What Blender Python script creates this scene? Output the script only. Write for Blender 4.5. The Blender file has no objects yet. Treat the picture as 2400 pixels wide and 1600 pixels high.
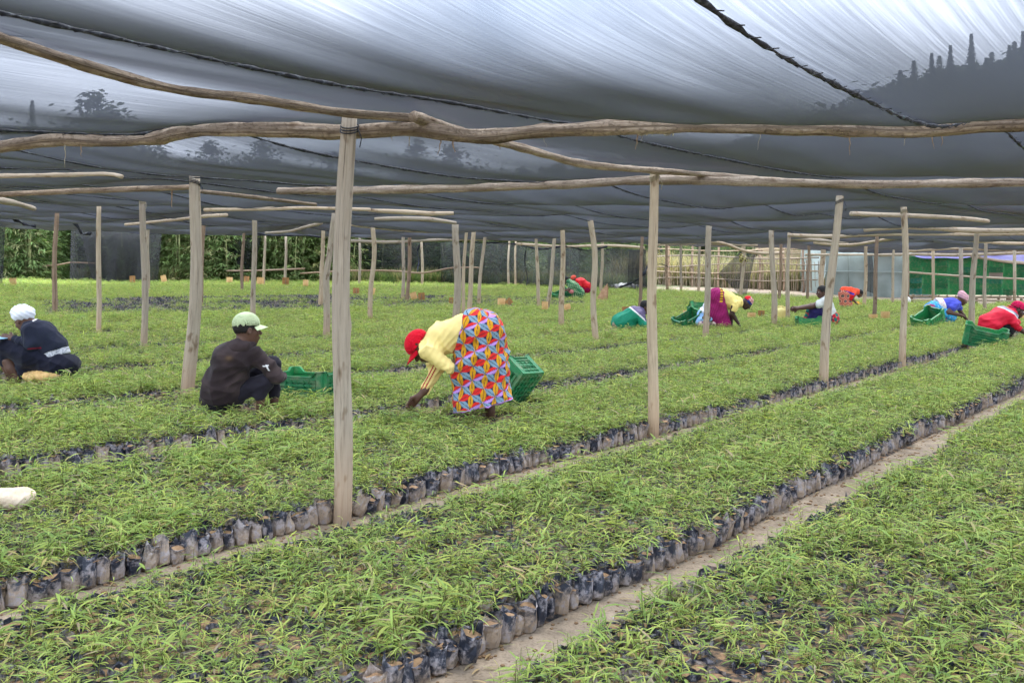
import bpy, bmesh, math, random
import numpy as np
from mathutils import Vector, Matrix, noise as mnoise

random.seed(7)
RNG = np.random.default_rng(11)
SC = bpy.context.scene
COL = SC.collection

# ------------------------------------------------------------------ camera
F, CX, H0, CAM = 2333.6, 1200.0, 622.4, 1.39       # focal length, principal column, horizon row (2400 px wide), eye height
cd = bpy.data.cameras.new('camera')
cam = bpy.data.objects.new('camera', cd)
COL.objects.link(cam)
cam.location = (0, 0, CAM)
cam.rotation_euler = (math.radians(90), 0, 0)
cd.sensor_width = 36
cd.lens = 36 * F / 2400
cd.shift_y = -(800 - H0) / 2400
cd.clip_start, cd.clip_end = 0.05, 2000
SC.camera = cam

# ------------------------------------------------------------------ sky, sun, exposure
SUN_EL, SUN_AZ = math.radians(58), math.radians(205)
wd = bpy.data.worlds.new('World')
SC.world = wd
wd.use_nodes = True
nt = wd.node_tree
nt.nodes.clear()
wo = nt.nodes.new('ShaderNodeOutputWorld')
bg = nt.nodes.new('ShaderNodeBackground')
sky = nt.nodes.new('ShaderNodeTexSky')
sky.sky_type = 'NISHITA'
sky.sun_disc = False
sky.sun_elevation = SUN_EL
sky.sun_rotation = SUN_AZ
sky.air_density, sky.dust_density = 1.0, 2.0
tc = nt.nodes.new('ShaderNodeTexCoord')
nz = nt.nodes.new('ShaderNodeTexNoise')
nz.inputs['Scale'].default_value = 2.6
nz.inputs['Detail'].default_value = 5
cr = nt.nodes.new('ShaderNodeValToRGB')
cr.color_ramp.elements[0].position = 0.33
cr.color_ramp.elements[0].color = (0.3, 0.3, 0.3, 1)
cr.color_ramp.elements[1].position = 0.62
cr.color_ramp.elements[1].color = (1, 1, 1, 1)
mx = nt.nodes.new('ShaderNodeMix')
mx.data_type = 'RGBA'
mx.inputs[7].default_value = (12.2, 13.6, 16.2, 1)          # bright cloud deck
nt.links.new(tc.outputs['Generated'], nz.inputs['Vector'])
nt.links.new(nz.outputs['Fac'], cr.inputs['Fac'])
nt.links.new(cr.outputs['Color'], mx.inputs[0])
nt.links.new(sky.outputs['Color'], mx.inputs[6])
nt.links.new(mx.outputs[2], bg.inputs['Color'])
bg.inputs['Strength'].default_value = 0.105
nt.links.new(bg.outputs['Background'], wo.inputs['Surface'])

sl = bpy.data.lights.new('sun', 'SUN')
sl.energy, sl.angle, sl.color = 1.5, math.radians(14), (1, 0.96, 0.9)
so = bpy.data.objects.new('sun', sl)
COL.objects.link(so)
so.rotation_euler = (math.radians(90) - SUN_EL, 0, math.radians(180) - SUN_AZ + math.radians(180))

vs = SC.view_settings
SC.display_settings.display_device = 'sRGB'
vs.view_transform, vs.look = 'Standard', 'None'
vs.exposure, vs.gamma = 2.12, 1.0
vs.use_curve_mapping = False
cy = SC.cycles
cy.use_denoising = True
cy.max_bounces, cy.diffuse_bounces, cy.glossy_bounces, cy.transmission_bounces, cy.transparent_max_bounces = 4, 2, 2, 2, 14
cy.sample_clamp_indirect = 8
cy.use_adaptive_sampling = True
cy.adaptive_threshold = 0.025

# ------------------------------------------------------------------ terrain and rows
U = np.array([0.612, 0.791])        # direction of the beds
N = np.array([0.791, -0.612])       # across the beds
TCO = [-0.0424, -0.1366, 0.2855, -0.3935, -0.4949, 1.3514, 0.1021, 0.3987, -1.152]


def terr(x, y):
    x = np.asarray(x, float)
    y = np.asarray(y, float)
    yc = np.clip(y, -2, 46)
    lim = 0.55 * np.maximum(yc, 0) + 5
    xc = np.clip(x, -lim, lim)
    u, v = xc / 20, yc / 30
    f = [np.ones_like(u), u, v, u * v, v * v, u * u, v * v * u, v ** 3, u * u * v]
    z = sum(c * a for c, a in zip(TCO, f))
    z = np.maximum(z, -0.1) + 0.0
    far = np.clip((y - 58) / 90, 0, 1)
    return z + far * far * (3 - 2 * far) * 9.0


def tz(x, y):
    return float(terr(x, y))


def st2xy(s, t):
    return N[0] * s + U[0] * t, N[1] * s + U[1] * t


def hit(px, py, top=None, dmax=60.0, dmin=1.0):
    """point of the ground (or of the roof level, 'top' metres above it) seen at photo pixel (px, py)"""
    y = np.arange(dmin, dmax, 0.02)
    x = (px - CX) / F * y
    z = CAM + (H0 - py) / F * y
    g = terr(x, y) + (top or 0)
    m = (z <= g) if top is None else (z >= g)
    i = int(np.argmax(m)) if m.any() else len(y) - 1
    return Vector((x[i], y[i], z[i] if top is not None else g[i]))


def hit_leaf(px, py, h=0.13):
    """ground point under the leaf tops seen at (px, py)"""
    y = np.arange(1.0, 60, 0.02)
    x = (px - CX) / F * y
    z = CAM + (H0 - py) / F * y
    g = terr(x, y)
    m = z <= g + h
    i = int(np.argmax(m)) if m.any() else len(y) - 1
    return Vector((x[i], y[i], g[i]))


def at(px, py, d):
    return Vector(((px - CX) / F * d, d, CAM + (H0 - py) / F * d))


VW = 2400 / 2352.0                  # the notes below are taken on a 2352-wide view of the photograph


def vh(x, y, top=None, dmax=60.0):
    return hit(x * VW, y * VW, top, dmax)


def va(x, y, d):
    return at(x * VW, y * VW, d)


def project(x, y, z):
    return CX + F * x / y, H0 - F * (z - CAM) / y


# ------------------------------------------------------------------ small helpers
def lin(*c):
    if len(c) == 1:
        h = c[0]
        c = [int(h[i:i + 2], 16) for i in (0, 2, 4)]
    return tuple((v / 255 / 12.92) if v / 255 <= 0.04045 else ((v / 255 + 0.055) / 1.055) ** 2.4 for v in c)


def tag(o, label=None, cat=None, group=None, kind=None):
    for k, v in (('label', label), ('category', cat), ('group', group), ('kind', kind)):
        if v:
            o[k] = v
    return o


def empty(name, loc=(0, 0, 0), rz=0):
    o = bpy.data.objects.new(name, None)
    COL.objects.link(o)
    o.location = loc
    o.rotation_euler = (0, 0, rz)
    o.empty_display_size = 0.1
    return o


def mesh_obj(name, verts, faces, mat=None, parent=None, smooth=False, uv=None, col=None, loc=None):
    me = bpy.data.meshes.new(name)
    me.from_pydata([tuple(v) for v in verts] if not isinstance(verts, np.ndarray) else verts.tolist(), [], faces if not isinstance(faces, np.ndarray) else faces.tolist())
    if uv is not None:
        lay = me.uv_layers.new(name='UVMap')
        li = np.empty(len(me.loops), dtype=np.int32)
        me.loops.foreach_get('vertex_index', li)
        lay.data.foreach_set('uv', np.asarray(uv, np.float32)[li].ravel())
    if col is not None:
        a = me.color_attributes.new('Col', 'FLOAT_COLOR', 'POINT')
        c4 = np.ones((len(verts), 4), np.float32)
        c4[:, :3] = col
        a.data.foreach_set('color', c4.ravel())
    if smooth:
        me.polygons.foreach_set('use_smooth', np.ones(len(me.polygons), bool))
    if mat:
        me.materials.append(mat)
    me.update()
    o = bpy.data.objects.new(name, me)
    COL.objects.link(o)
    if parent:
        o.parent = parent
    if loc is not None:
        o.location = loc
    return o


def inst(o, parent=None, name=None):
    c = o.copy()
    if name:
        c.name = name
    COL.objects.link(c)
    c.parent = parent
    return c


class MB:
    """collects boxes, tubes and sheets into one mesh"""

    def __init__(self):
        self.v, self.f, self.uv = [], [], []

    def add(self, v, f, uv=None):
        n = len(self.v)
        self.v += [tuple(p) for p in v]
        self.f += [tuple(i + n for i in q) for q in f]
        self.uv += list(uv) if uv is not None else [(p[0], p[2]) for p in v]

    def box(self, c, s, rot=None):
        vs_ = [Vector(((i & 1) - .5, ((i >> 1) & 1) - .5, ((i >> 2) & 1) - .5)) for i in range(8)]
        vs_ = [Vector((p.x * s[0], p.y * s[1], p.z * s[2])) for p in vs_]
        if rot is not None:
            vs_ = [rot @ p for p in vs_]
        self.add([p + Vector(c) for p in vs_], [(0, 2, 3, 1), (4, 5, 7, 6), (0, 1, 5, 4), (2, 6, 7, 3), (0, 4, 6, 2), (1, 3, 7, 5)])

    def tube(self, pts, rad, n=8, wob=0.0, seed=0, cap=True, flat=1.0, knots=()):
        pts = [Vector(p) for p in pts]
        if not hasattr(rad, '__len__'):
            rad = [rad] * len(pts)
        rs = random.Random(seed)
        ph = [rs.uniform(0, 6.28) for _ in range(6)]
        vs_, uv, L = [], [], 0.0
        up = None
        for i, p in enumerate(pts):
            a = pts[max(i - 1, 0)]
            b = pts[min(i + 1, len(pts) - 1)]
            d = (b - a).normalized()
            if up is None:
                up = Vector((0, 0, 1)) if abs(d.z) < .8 else Vector((0, -1, 0))
            sx = d.cross(up).normalized()
            sy = sx.cross(d).normalized()
            up = sy
            if i:
                L += (p - pts[i - 1]).length
            for j in range(n):
                an = 2 * math.pi * j / n
                r = rad[i] * (1 + wob * (math.sin(an * 2 + ph[0] + L * 2.1) * .5 + math.sin(an * 3 + ph[1] - L * 5) * .35 + math.sin(L * 9 + ph[2]) * .25 + math.sin(an + L * 17 + ph[3]) * .2))
                for (kL, ka, kr) in knots:
                    dd = ((L - kL) / (kr * 1.2)) ** 2 + (((an - ka + math.pi) % (2 * math.pi) - math.pi) * rad[i] / kr) ** 2
                    r += kr * .5 * math.exp(-dd)
                vs_.append(p + sx * math.cos(an) * r + sy * math.sin(an) * r * flat)
                uv.append((j / n, L))
        f = []
        for i in range(len(pts) - 1):
            for j in range(n):
                k = (j + 1) % n
                f.append((i * n + j, i * n + k, (i + 1) * n + k, (i + 1) * n + j))
        if cap:
            f.append(tuple(range(n))[::-1])
            f.append(tuple((len(pts) - 1) * n + j for j in range(n)))
        self.add(vs_, f, uv)

    def ribbon(self, pts, w, side=(1, 0, 0)):
        side = Vector(side).normalized()
        v, f = [], []
        for i, p in enumerate(pts):
            ww = w[i] if hasattr(w, '__len__') else w
            v += [Vector(p) - side * ww / 2, Vector(p) + side * ww / 2]
            if i:
                f.append((2 * i - 2, 2 * i - 1, 2 * i + 1, 2 * i))
        self.add(v, f)

    def build(self, name, mat, parent=None, smooth=False, loc=None):
        return mesh_obj(name, self.v, self.f, mat, parent, smooth, self.uv, None, loc)


def resample(pts, step):
    """Catmull-Rom through pts"""
    pts = [Vector(p) for p in pts]
    if len(pts) == 2:
        n = max(2, int((pts[1] - pts[0]).length / step) + 1)
        return [pts[0].lerp(pts[1], i / (n - 1)) for i in range(n)]
    out = []
    for i in range(len(pts) - 1):
        p0, p1, p2, p3 = pts[max(i - 1, 0)], pts[i], pts[i + 1], pts[min(i + 2, len(pts) - 1)]
        n = max(1, int((p2 - p1).length / step))
        for k in range(n):
            t = k / n
            out.append(0.5 * ((2 * p1) + (p2 - p0) * t + (2 * p0 - 5 * p1 + 4 * p2 - p3) * t * t + (3 * p1 - p0 - 3 * p2 + p3) * t ** 3))
    out.append(pts[-1])
    return out


# ------------------------------------------------------------------ materials
def newmat(name):
    m = bpy.data.materials.new(name)
    m.use_nodes = True
    t = m.node_tree
    t.nodes.clear()
    return m, t, t.nodes.new('ShaderNodeOutputMaterial')


def nd(t, typ, **kw):
    n = t.nodes.new(typ)
    for k, v in kw.items():
        if k.startswith('_'):
            setattr(n, k[1:], v)
        else:
            n.inputs[k.replace('__', ' ')].default_value = v
    return n


def ramp(t, src, stops):
    r = t.nodes.new('ShaderNodeValToRGB')
    el = r.color_ramp.elements
    while len(el) < len(stops):
        el.new(0.5)
    for e, (p, c) in zip(el, stops):
        e.position = p
        e.color = (*c, 1) if len(c) == 3 else c
    t.links.new(src, r.inputs['Fac'])
    return r


def coords(t, kind='Object', scale=(1, 1, 1)):
    c = t.nodes.new('ShaderNodeTexCoord')
    mp = t.nodes.new('ShaderNodeMapping')
    mp.inputs['Scale'].default_value = scale
    t.links.new(c.outputs[kind], mp.inputs['Vector'])
    return mp.outputs['Vector']


def mixc(t, fac, a, b, blend='MIX'):
    m = t.nodes.new('ShaderNodeMix')
    m.data_type = 'RGBA'
    m.blend_type = blend
    for s, v in ((0, fac), (6, a), (7, b)):
        if hasattr(v, 'links') or hasattr(v, 'is_linked'):
            t.links.new(v, m.inputs[s])
        else:
            m.inputs[s].default_value = v if s == 0 else (*v, 1)
    return m.outputs[2]


def bump(t, h, strength=0.3, dist=0.01):
    b = nd(t, 'ShaderNodeBump', Strength=strength, Distance=dist)
    t.links.new(h, b.inputs['Height'])
    return b.outputs['Normal']


def bsdf(t, out, color, rough=0.8, normal=None, spec=0.3, **kw):
    b = t.nodes.new('ShaderNodeBsdfPrincipled')
    if hasattr(color, 'links') or hasattr(color, 'is_linked'):
        t.links.new(color, b.inputs['Base Color'])
    else:
        b.inputs['Base Color'].default_value = (*color, 1)
    b.inputs['Roughness'].default_value = rough
    b.inputs['Specular IOR Level'].default_value = spec
    for k, v in kw.items():
        b.inputs[k.replace('__', ' ')].default_value = v
    if normal is not None:
        t.links.new(normal, b.inputs['Normal'])
    if out:
        t.links.new(b.outputs['BSDF'], out.inputs['Surface'])
    return b


def m_noise(name, stops, scale=6, detail=5, kind='Object', sc=(1, 1, 1), rough=0.85, bs=0.3, bd=0.01, spec=0.2, scale2=None):
    m, t, o = newmat(name)
    v = coords(t, kind, sc)
    n = nd(t, 'ShaderNodeTexNoise', Scale=scale, Detail=detail, Roughness=0.62)
    t.links.new(v, n.inputs['Vector'])
    c = ramp(t, n.outputs['Fac'], stops).outputs['Color']
    h = n.outputs['Fac']
    if scale2:
        n2 = nd(t, 'ShaderNodeTexNoise', Scale=scale2, Detail=3)
        t.links.new(v, n2.inputs['Vector'])
        c = mixc(t, 0.55, c, ramp(t, n2.outputs['Fac'], [(.3, (.45, .45, .45)), (.7, (1.5, 1.5, 1.5))]).outputs['Color'], 'MULTIPLY')
        h = n2.outputs['Fac']
    bsdf(t, o, c, rough, bump(t, h, bs, bd), spec)
    return m


def m_wood(name, base, dark, light, bark=0.0, circ=9.0, along=1.6, mud=False):
    m, t, o = newmat(name)
    v = coords(t, 'UV', (circ, along, 1))
    oi = t.nodes.new('ShaderNodeObjectInfo')
    ad = nd(t, 'ShaderNodeVectorMath', _operation='ADD')
    t.links.new(v, ad.inputs[0])
    t.links.new(oi.outputs['Random'], ad.inputs[1])
    n1 = nd(t, 'ShaderNodeTexNoise', Scale=2.2, Detail=8, Roughness=0.65, Distortion=0.6)
    t.links.new(ad.outputs[0], n1.inputs['Vector'])
    c = ramp(t, n1.outputs['Fac'], [(.27, dark), (.45, base), (.72, light)]).outputs['Color']
    v2 = coords(t, 'UV', (circ * 2.2, along * 0.35, 1))
    ad2 = nd(t, 'ShaderNodeVectorMath', _operation='ADD')
    t.links.new(v2, ad2.inputs[0])
    t.links.new(oi.outputs['Random'], ad2.inputs[1])
    n2 = nd(t, 'ShaderNodeTexNoise', Scale=1.3, Detail=4, Roughness=0.5)
    t.links.new(ad2.outputs[0], n2.inputs['Vector'])
    crack = ramp(t, n2.outputs['Fac'], [(.32, (.28, .25, .23)), (.375, (1, 1, 1))]).outputs['Color']
    c = mixc(t, 0.85, c, crack, 'MULTIPLY')
    # big blotches: grey weathering and patches of bark
    v3 = coords(t, 'UV', (2.0, 1.1, 1))
    ad3 = nd(t, 'ShaderNodeVectorMath', _operation='ADD')
    t.links.new(v3, ad3.inputs[0])
    t.links.new(oi.outputs['Random'], ad3.inputs[1])
    n3 = nd(t, 'ShaderNodeTexNoise', Scale=1.6, Detail=5, Roughness=0.6)
    t.links.new(ad3.outputs[0], n3.inputs['Vector'])
    k = ramp(t, n3.outputs['Fac'], [(.42, (0, 0, 0)), (.58, (1, 1, 1))]).outputs['Color']
    c = mixc(t, k, c, mixc(t, 0.6, c, tuple(x * .8 for x in light) if not bark else tuple(x * .7 for x in dark)))
    v5 = coords(t, 'UV', (2.6, 4.2, 1))                  # knots and stains
    ad5 = nd(t, 'ShaderNodeVectorMath', _operation='MULTIPLY_ADD')
    t.links.new(oi.outputs['Random'], ad5.inputs[0])
    ad5.inputs[1].default_value = (31, 47, 0)
    t.links.new(v5, ad5.inputs[2])
    n5 = nd(t, 'ShaderNodeTexNoise', Scale=1.0, Detail=3, Roughness=0.55)
    t.links.new(ad5.outputs[0], n5.inputs['Vector'])
    c = mixc(t, .9, c, ramp(t, n5.outputs['Fac'], [(.60, (1, 1, 1)), (.66, (.62, .55, .48)), (.73, (.3, .24, .2))]).outputs['Color'], 'MULTIPLY')
    hv = mixc(t, 0.5, n1.outputs['Fac'], crack)
    if bark:                             # flaking plates of bark
        v4 = coords(t, 'UV', (5.0, 13.0, 1))
        n4 = nd(t, 'ShaderNodeTexNoise', Scale=1.7, Detail=9, Roughness=0.72, Distortion=1.4)
        t.links.new(v4, n4.inputs['Vector'])
        fl4 = ramp(t, n4.outputs['Fac'], [(.36, (.38, .33, .29)), (.46, (.85, .82, .8)), (.60, (1.12, 1.1, 1.08))]).outputs['Color']
        c = mixc(t, .8, c, fl4, 'MULTIPLY')
        hv = mixc(t, 0.65, hv, fl4)
    # each pole its own tone
    tone = ramp(t, oi.outputs['Random'], [(0, (.8, .8, .82)), (.5, (1, .98, .95)), (1, (1.12, 1.04, .94))]).outputs['Color']
    c = mixc(t, 1.0, c, tone, 'MULTIPLY')
    if mud:                              # splashed earth on the lowest half metre
        su = t.nodes.new('ShaderNodeTexCoord')
        sp = t.nodes.new('ShaderNodeSeparateXYZ')
        t.links.new(su.outputs['UV'], sp.inputs[0])
        mr = nd(t, 'ShaderNodeMapRange')
        mr.inputs[1].default_value, mr.inputs[2].default_value = .25, .75
        mr.inputs[3].default_value, mr.inputs[4].default_value = .75, 0
        t.links.new(sp.outputs['Y'], mr.inputs[0])
        mm = nd(t, 'ShaderNodeMath', _operation='MULTIPLY')
        t.links.new(mr.outputs[0], mm.inputs[0])
        t.links.new(n3.outputs['Fac'], mm.inputs[1])
        c = mixc(t, mm.outputs[0], c, lin(176, 140, 104))
    bsdf(t, o, c, 0.85, bump(t, hv, 0.45 + bark * .4, 0.006 + bark * .01), 0.15)
    return m


def m_vcol(name, rough=0.9, spec=0.15, weave=0.25, scale=160, sheen=0.0, mult=1.0):
    m, t, o = newmat(name)
    a = nd(t, 'ShaderNodeVertexColor', _layer_name='Col')
    v = coords(t, 'Object')
    n = nd(t, 'ShaderNodeTexNoise', Scale=scale, Detail=2)
    t.links.new(v, n.inputs['Vector'])
    n2 = nd(t, 'ShaderNodeTexNoise', Scale=9, Detail=5)
    t.links.new(v, n2.inputs['Vector'])
    dirt = ramp(t, n2.outputs['Fac'], [(.25, (.72, .7, .66)), (.6, (1.05, 1.05, 1.05))]).outputs['Color']
    c = mixc(t, 0.6, a.outputs['Color'], dirt, 'MULTIPLY')
    h = mixc(t, 0.6, n2.outputs['Fac'], n.outputs['Fac'])
    b = bsdf(t, o, c, rough, bump(t, h, weave, 0.006), spec)
    if sheen:
        b.inputs['Sheen Weight'].default_value = sheen
    return m


def m_plain(name, c, rough=0.7, spec=0.3, var=0.15, scale=14):
    a = tuple(x * (1 - var) for x in c)
    b = tuple(min(1, x * (1 + var)) for x in c)
    return m_noise(name, [(.3, a), (.7, b)], scale, 4, rough=rough, spec=spec, bs=.15, bd=.004)


M = {}
M['post'] = m_wood('post_wood', lin(164, 152, 132), lin(112, 100, 84), lin(188, 177, 157), mud=True)
M['beam'] = m_wood('beam_wood', lin(162, 147, 128), lin(84, 70, 58), lin(192, 180, 162), bark=0.8, circ=7, along=1.2)
M['darkpost'] = m_wood('dark_post_wood', lin(128, 108, 90), lin(80, 64, 52), lin(160, 142, 122))
M['rail'] = m_wood('rail_wood', lin(176, 162, 142), lin(112, 96, 80), lin(202, 190, 170))
M['skin'] = m_vcol('skin', rough=0.5, spec=0.35, weave=0.05, scale=300)
M['cloth'] = m_vcol('cloth', rough=0.92, spec=0.1, weave=0.35, scale=240, sheen=0.08)
M['satin'] = m_vcol('thin_cloth', rough=0.6, spec=0.25, weave=0.22, scale=200)
M['hair'] = m_plain('hair', (.012, .010, .009), 0.7, 0.3, .3, 90)
M['twine'] = m_plain('twine', lin(150, 142, 120), 0.9, .1)
M['bark'] = m_plain('loose_bark', lin(132, 114, 94), 0.9, .1, .3, 40)
M['rope'] = m_noise('seam_cord', [(.3, (.008, .009, .012)), (.55, (.03, .034, .042)), (.68, (.1, .11, .12)), (.74, (.02, .12, .08))], 40, 3, rough=.7)


def net_material(name, k=0.62, tint=(.030, .032, .037), streak=0.5, glow=(.060, .066, .084)):
    """woven black shade cloth: the share of light that passes straight through falls with the slant of the ray (Beer-Lambert in the weave)"""
    m, t, o = newmat(name)
    uvv = coords(t, 'UV', (95, 0.9, 1))
    n1 = nd(t, 'ShaderNodeTexNoise', Scale=1.0, Detail=3, Roughness=0.75)
    t.links.new(uvv, n1.inputs['Vector'])
    uv2 = coords(t, 'UV', (2.0, 0.7, 1))
    n2 = nd(t, 'ShaderNodeTexNoise', Scale=1.2, Detail=1, Roughness=0.6)
    t.links.new(uv2, n2.inputs['Vector'])
    geo = t.nodes.new('ShaderNodeNewGeometry')
    dt = nd(t, 'ShaderNodeVectorMath', _operation='DOT_PRODUCT')
    t.links.new(geo.outputs['Incoming'], dt.inputs[0])
    t.links.new(geo.outputs['Normal'], dt.inputs[1])

    def ma(op, a, b=None, c=None):
        n = nd(t, 'ShaderNodeMath', _operation=op)
        for i, v in enumerate((a, b, c)):
            if v is None:
                continue
            if hasattr(v, 'is_linked'):
                t.links.new(v, n.inputs[i])
            else:
                n.inputs[i].default_value = v
        return n.outputs[0]
    cosv = ma('MAXIMUM', ma('ABSOLUTE', dt.outputs['Value']), 0.02)
    st = ma('ADD', ma('MULTIPLY', ma('SUBTRACT', n1.outputs['Fac'], 0.5), 2.4 * streak), ma('MULTIPLY', ma('SUBTRACT', n2.outputs['Fac'], 0.5), 0.5 * streak))
    kk = ma('MAXIMUM', ma('MULTIPLY', k, ma('ADD', 1.0, st)), 0.03)
    fac = ma('SUBTRACT', 1.0, ma('EXPONENT', ma('MULTIPLY', ma('DIVIDE', kk, cosv), -1.0)))
    d = nd(t, 'ShaderNodeBsdfPrincipled', Roughness=0.5)
    d.inputs['Base Color'].default_value = (*tint, 1)
    d.inputs['Specular IOR Level'].default_value = 0.25
    tl = nd(t, 'ShaderNodeBsdfTranslucent')
    tl.inputs['Color'].default_value = (*glow, 1)
    thread = t.nodes.new('ShaderNodeMixShader')
    t.links.new(ma('MINIMUM', ma('MULTIPLY', cosv, 1.1), 0.7), thread.inputs[0])     # tapes seen edge-on shade each other
    t.links.new(d.outputs[0], thread.inputs[1])
    t.links.new(tl.outputs[0], thread.inputs[2])
    tr = t.nodes.new('ShaderNodeBsdfTransparent')
    mxs = t.nodes.new('ShaderNodeMixShader')
    t.links.new(fac, mxs.inputs[0])
    t.links.new(tr.outputs[0], mxs.inputs[1])
    t.links.new(thread.outputs[0], mxs.inputs[2])
    t.links.new(mxs.outputs[0], o.inputs['Surface'])
    return m


M['net'] = net_material('shade_net', 0.74, (.015, .0162, .020), 0.38)
M['curtain'] = net_material('net_curtain', 0.95, (.03, .032, .036), 0.3, (.05, .052, .058))
M['bunch'] = m_noise('bunched_net', [(.35, (.006, .007, .010)), (.7, (.03, .034, .045))], 30, 4, rough=.75)


def leaf_material(name, c0, c1, c2, trans=0.47, attr=True):
    m, t, o = newmat(name)
    a = nd(t, 'ShaderNodeVertexColor', _layer_name='Col')
    oi = t.nodes.new('ShaderNodeObjectInfo')
    r = ramp(t, oi.outputs['Random'], [(0, c0), (.5, c1), (1, c2)]).outputs['Color']
    c = mixc(t, 1.0, a.outputs['Color'], r, 'MULTIPLY')
    b = bsdf(t, None, c, 0.6, None, 0.1)
    tl = t.nodes.new('ShaderNodeBsdfTranslucent')
    t.links.new(mixc(t, 1.0, c, (1.15, 1.2, .8), 'MULTIPLY'), tl.inputs['Color'])
    mxs = t.nodes.new('ShaderNodeMixShader')
    mxs.inputs[0].default_value = trans
    t.links.new(b.outputs[0], mxs.inputs[1])
    t.links.new(tl.outputs[0], mxs.inputs[2])
    t.links.new(mxs.outputs[0], o.inputs['Surface'])
    return m


def m_ground(stops):
    m, t, o = newmat('sandy_ground')
    v = coords(t, 'Object')
    n = nd(t, 'ShaderNodeTexNoise', Scale=1.3, Detail=8, Roughness=0.62)
    n2 = nd(t, 'ShaderNodeTexNoise', Scale=9, Detail=5)
    n3 = nd(t, 'ShaderNodeTexNoise', Scale=60, Detail=3)
    for q in (n, n2, n3):
        t.links.new(v, q.inputs['Vector'])
    c = ramp(t, n.outputs['Fac'], stops).outputs['Color']
    c = mixc(t, 0.55, c, ramp(t, n2.outputs['Fac'], [(.3, (.5, .5, .5)), (.7, (1.4, 1.4, 1.4))]).outputs['Color'], 'MULTIPLY')
    c = mixc(t, 0.6, c, ramp(t, n3.outputs['Fac'], [(.32, (.55, .52, .5)), (.5, (1.05, 1.05, 1.05))]).outputs['Color'], 'MULTIPLY')
    sp = t.nodes.new('ShaderNodeSeparateXYZ')
    t.links.new(v, sp.inputs[0])
    y = nd(t, 'ShaderNodeMath', _operation='MULTIPLY_ADD')
    t.links.new(n2.outputs['Fac'], y.inputs[0])
    y.inputs[1].default_value = 4.0
    t.links.new(sp.outputs['Y'], y.inputs[2])
    xs = nd(t, 'ShaderNodeMapRange')
    xs.inputs[1].default_value, xs.inputs[2].default_value = 3.0, 12.0
    xs.inputs[3].default_value, xs.inputs[4].default_value = 0.0, -8.0
    t.links.new(sp.outputs['X'], xs.inputs[0])
    y2 = nd(t, 'ShaderNodeMath', _operation='ADD')
    t.links.new(y.outputs[0], y2.inputs[0])
    t.links.new(xs.outputs[0], y2.inputs[1])
    g = nd(t, 'ShaderNodeMapRange')
    g.inputs[1].default_value, g.inputs[2].default_value = 43.0, 45.0
    t.links.new(y2.outputs[0], g.inputs[0])
    grass = ramp(t, n2.outputs['Fac'], [(.3, (.035, .05, .018)), (.55, (.07, .09, .03)), (.8, (.13, .125, .06))]).outputs['Color']
    c = mixc(t, g.outputs[0], c, grass)
    h = mixc(t, 0.6, n2.outputs['Fac'], n3.outputs['Fac'])
    bsdf(t, o, c, .9, bump(t, h, .6, .02), .15)
    return m


M['leaf'] = leaf_material('seedling_leaf', (.78, .85, .85), (1, 1, 1), (1.2, 1.1, .95))
M['bamboo'] = leaf_material('bamboo_leaf', (.75, .85, .8), (1, 1, 1), (1.25, 1.15, 1))
M['soil'] = m_noise('potting_soil', [(.3, lin(104, 80, 58)), (.55, lin(150, 122, 92)), (.8, lin(186, 160, 128))], 30, 5, bs=.7, bd=.01)
M['bedsoil'] = m_noise('bed_soil', [(.30, (.012, .014, .02)), (.46, (.05, .042, .035)), (.62, lin(146, 116, 86)), (.8, lin(120, 96, 70))], 22, 5, bs=.8, bd=.02, kind='Generated' if False else 'Object')
M['ground'] = m_ground([(.25, lin(112, 99, 83)), (.5, lin(138, 124, 106)), (.78, lin(156, 142, 123))])


def bag_material():
    m, t, o = newmat('bag_plastic')
    v = coords(t, 'Object')
    oi = t.nodes.new('ShaderNodeObjectInfo')
    ad = nd(t, 'ShaderNodeVectorMath', _operation='MULTIPLY_ADD')
    t.links.new(oi.outputs['Random'], ad.inputs[0])
    ad.inputs[1].default_value = (37, 17, 5)
    t.links.new(v, ad.inputs[2])
    n = nd(t, 'ShaderNodeTexNoise', Scale=26, Detail=6, Roughness=.7)
    t.links.new(ad.outputs[0], n.inputs['Vector'])
    sp = t.nodes.new('ShaderNodeSeparateXYZ')
    t.links.new(v, sp.inputs[0])
    mr = nd(t, 'ShaderNodeMapRange')
    mr.inputs[1].default_value, mr.inputs[2].default_value = 0.0, 0.10
    mr.inputs[3].default_value, mr.inputs[4].default_value = 0.60, 0.24
    t.links.new(sp.outputs['Z'], mr.inputs[0])
    s = nd(t, 'ShaderNodeMath', _operation='ADD')
    t.links.new(n.outputs['Fac'], s.inputs[0])
    t.links.new(mr.outputs[0], s.inputs[1])
    s2 = nd(t, 'ShaderNodeMath', _operation='MULTIPLY_ADD')
    t.links.new(oi.outputs['Random'], s2.inputs[0])
    s2.inputs[1].default_value = 0.42
    t.links.new(s.outputs[0], s2.inputs[2])
    c = ramp(t, s2.outputs[0], [(.0, (.010, .014, .024)), (.98, (.022, .027, .042)), (1.0, (.05, .055, .07))]).outputs['Color']
    k = nd(t, 'ShaderNodeMapRange')
    k.inputs[1].default_value, k.inputs[2].default_value = 1.0, 1.22
    t.links.new(s2.outputs[0], k.inputs[0])
    c = mixc(t, k.outputs[0], c, lin(160, 142, 122))
    k2 = ramp(t, n.outputs['Fac'], [(.48, (0, 0, 0)), (.60, (.7, .7, .7))]).outputs['Color']
    c = mixc(t, k2, c, lin(158, 154, 158))
    n2 = nd(t, 'ShaderNodeTexNoise', Scale=45, Detail=4)
    t.links.new(ad.outputs[0], n2.inputs['Vector'])
    bsdf(t, o, c, 0.42, bump(t, n2.outputs['Fac'], .6, .008), .4)
    return m


M['bag'] = bag_material()

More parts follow.
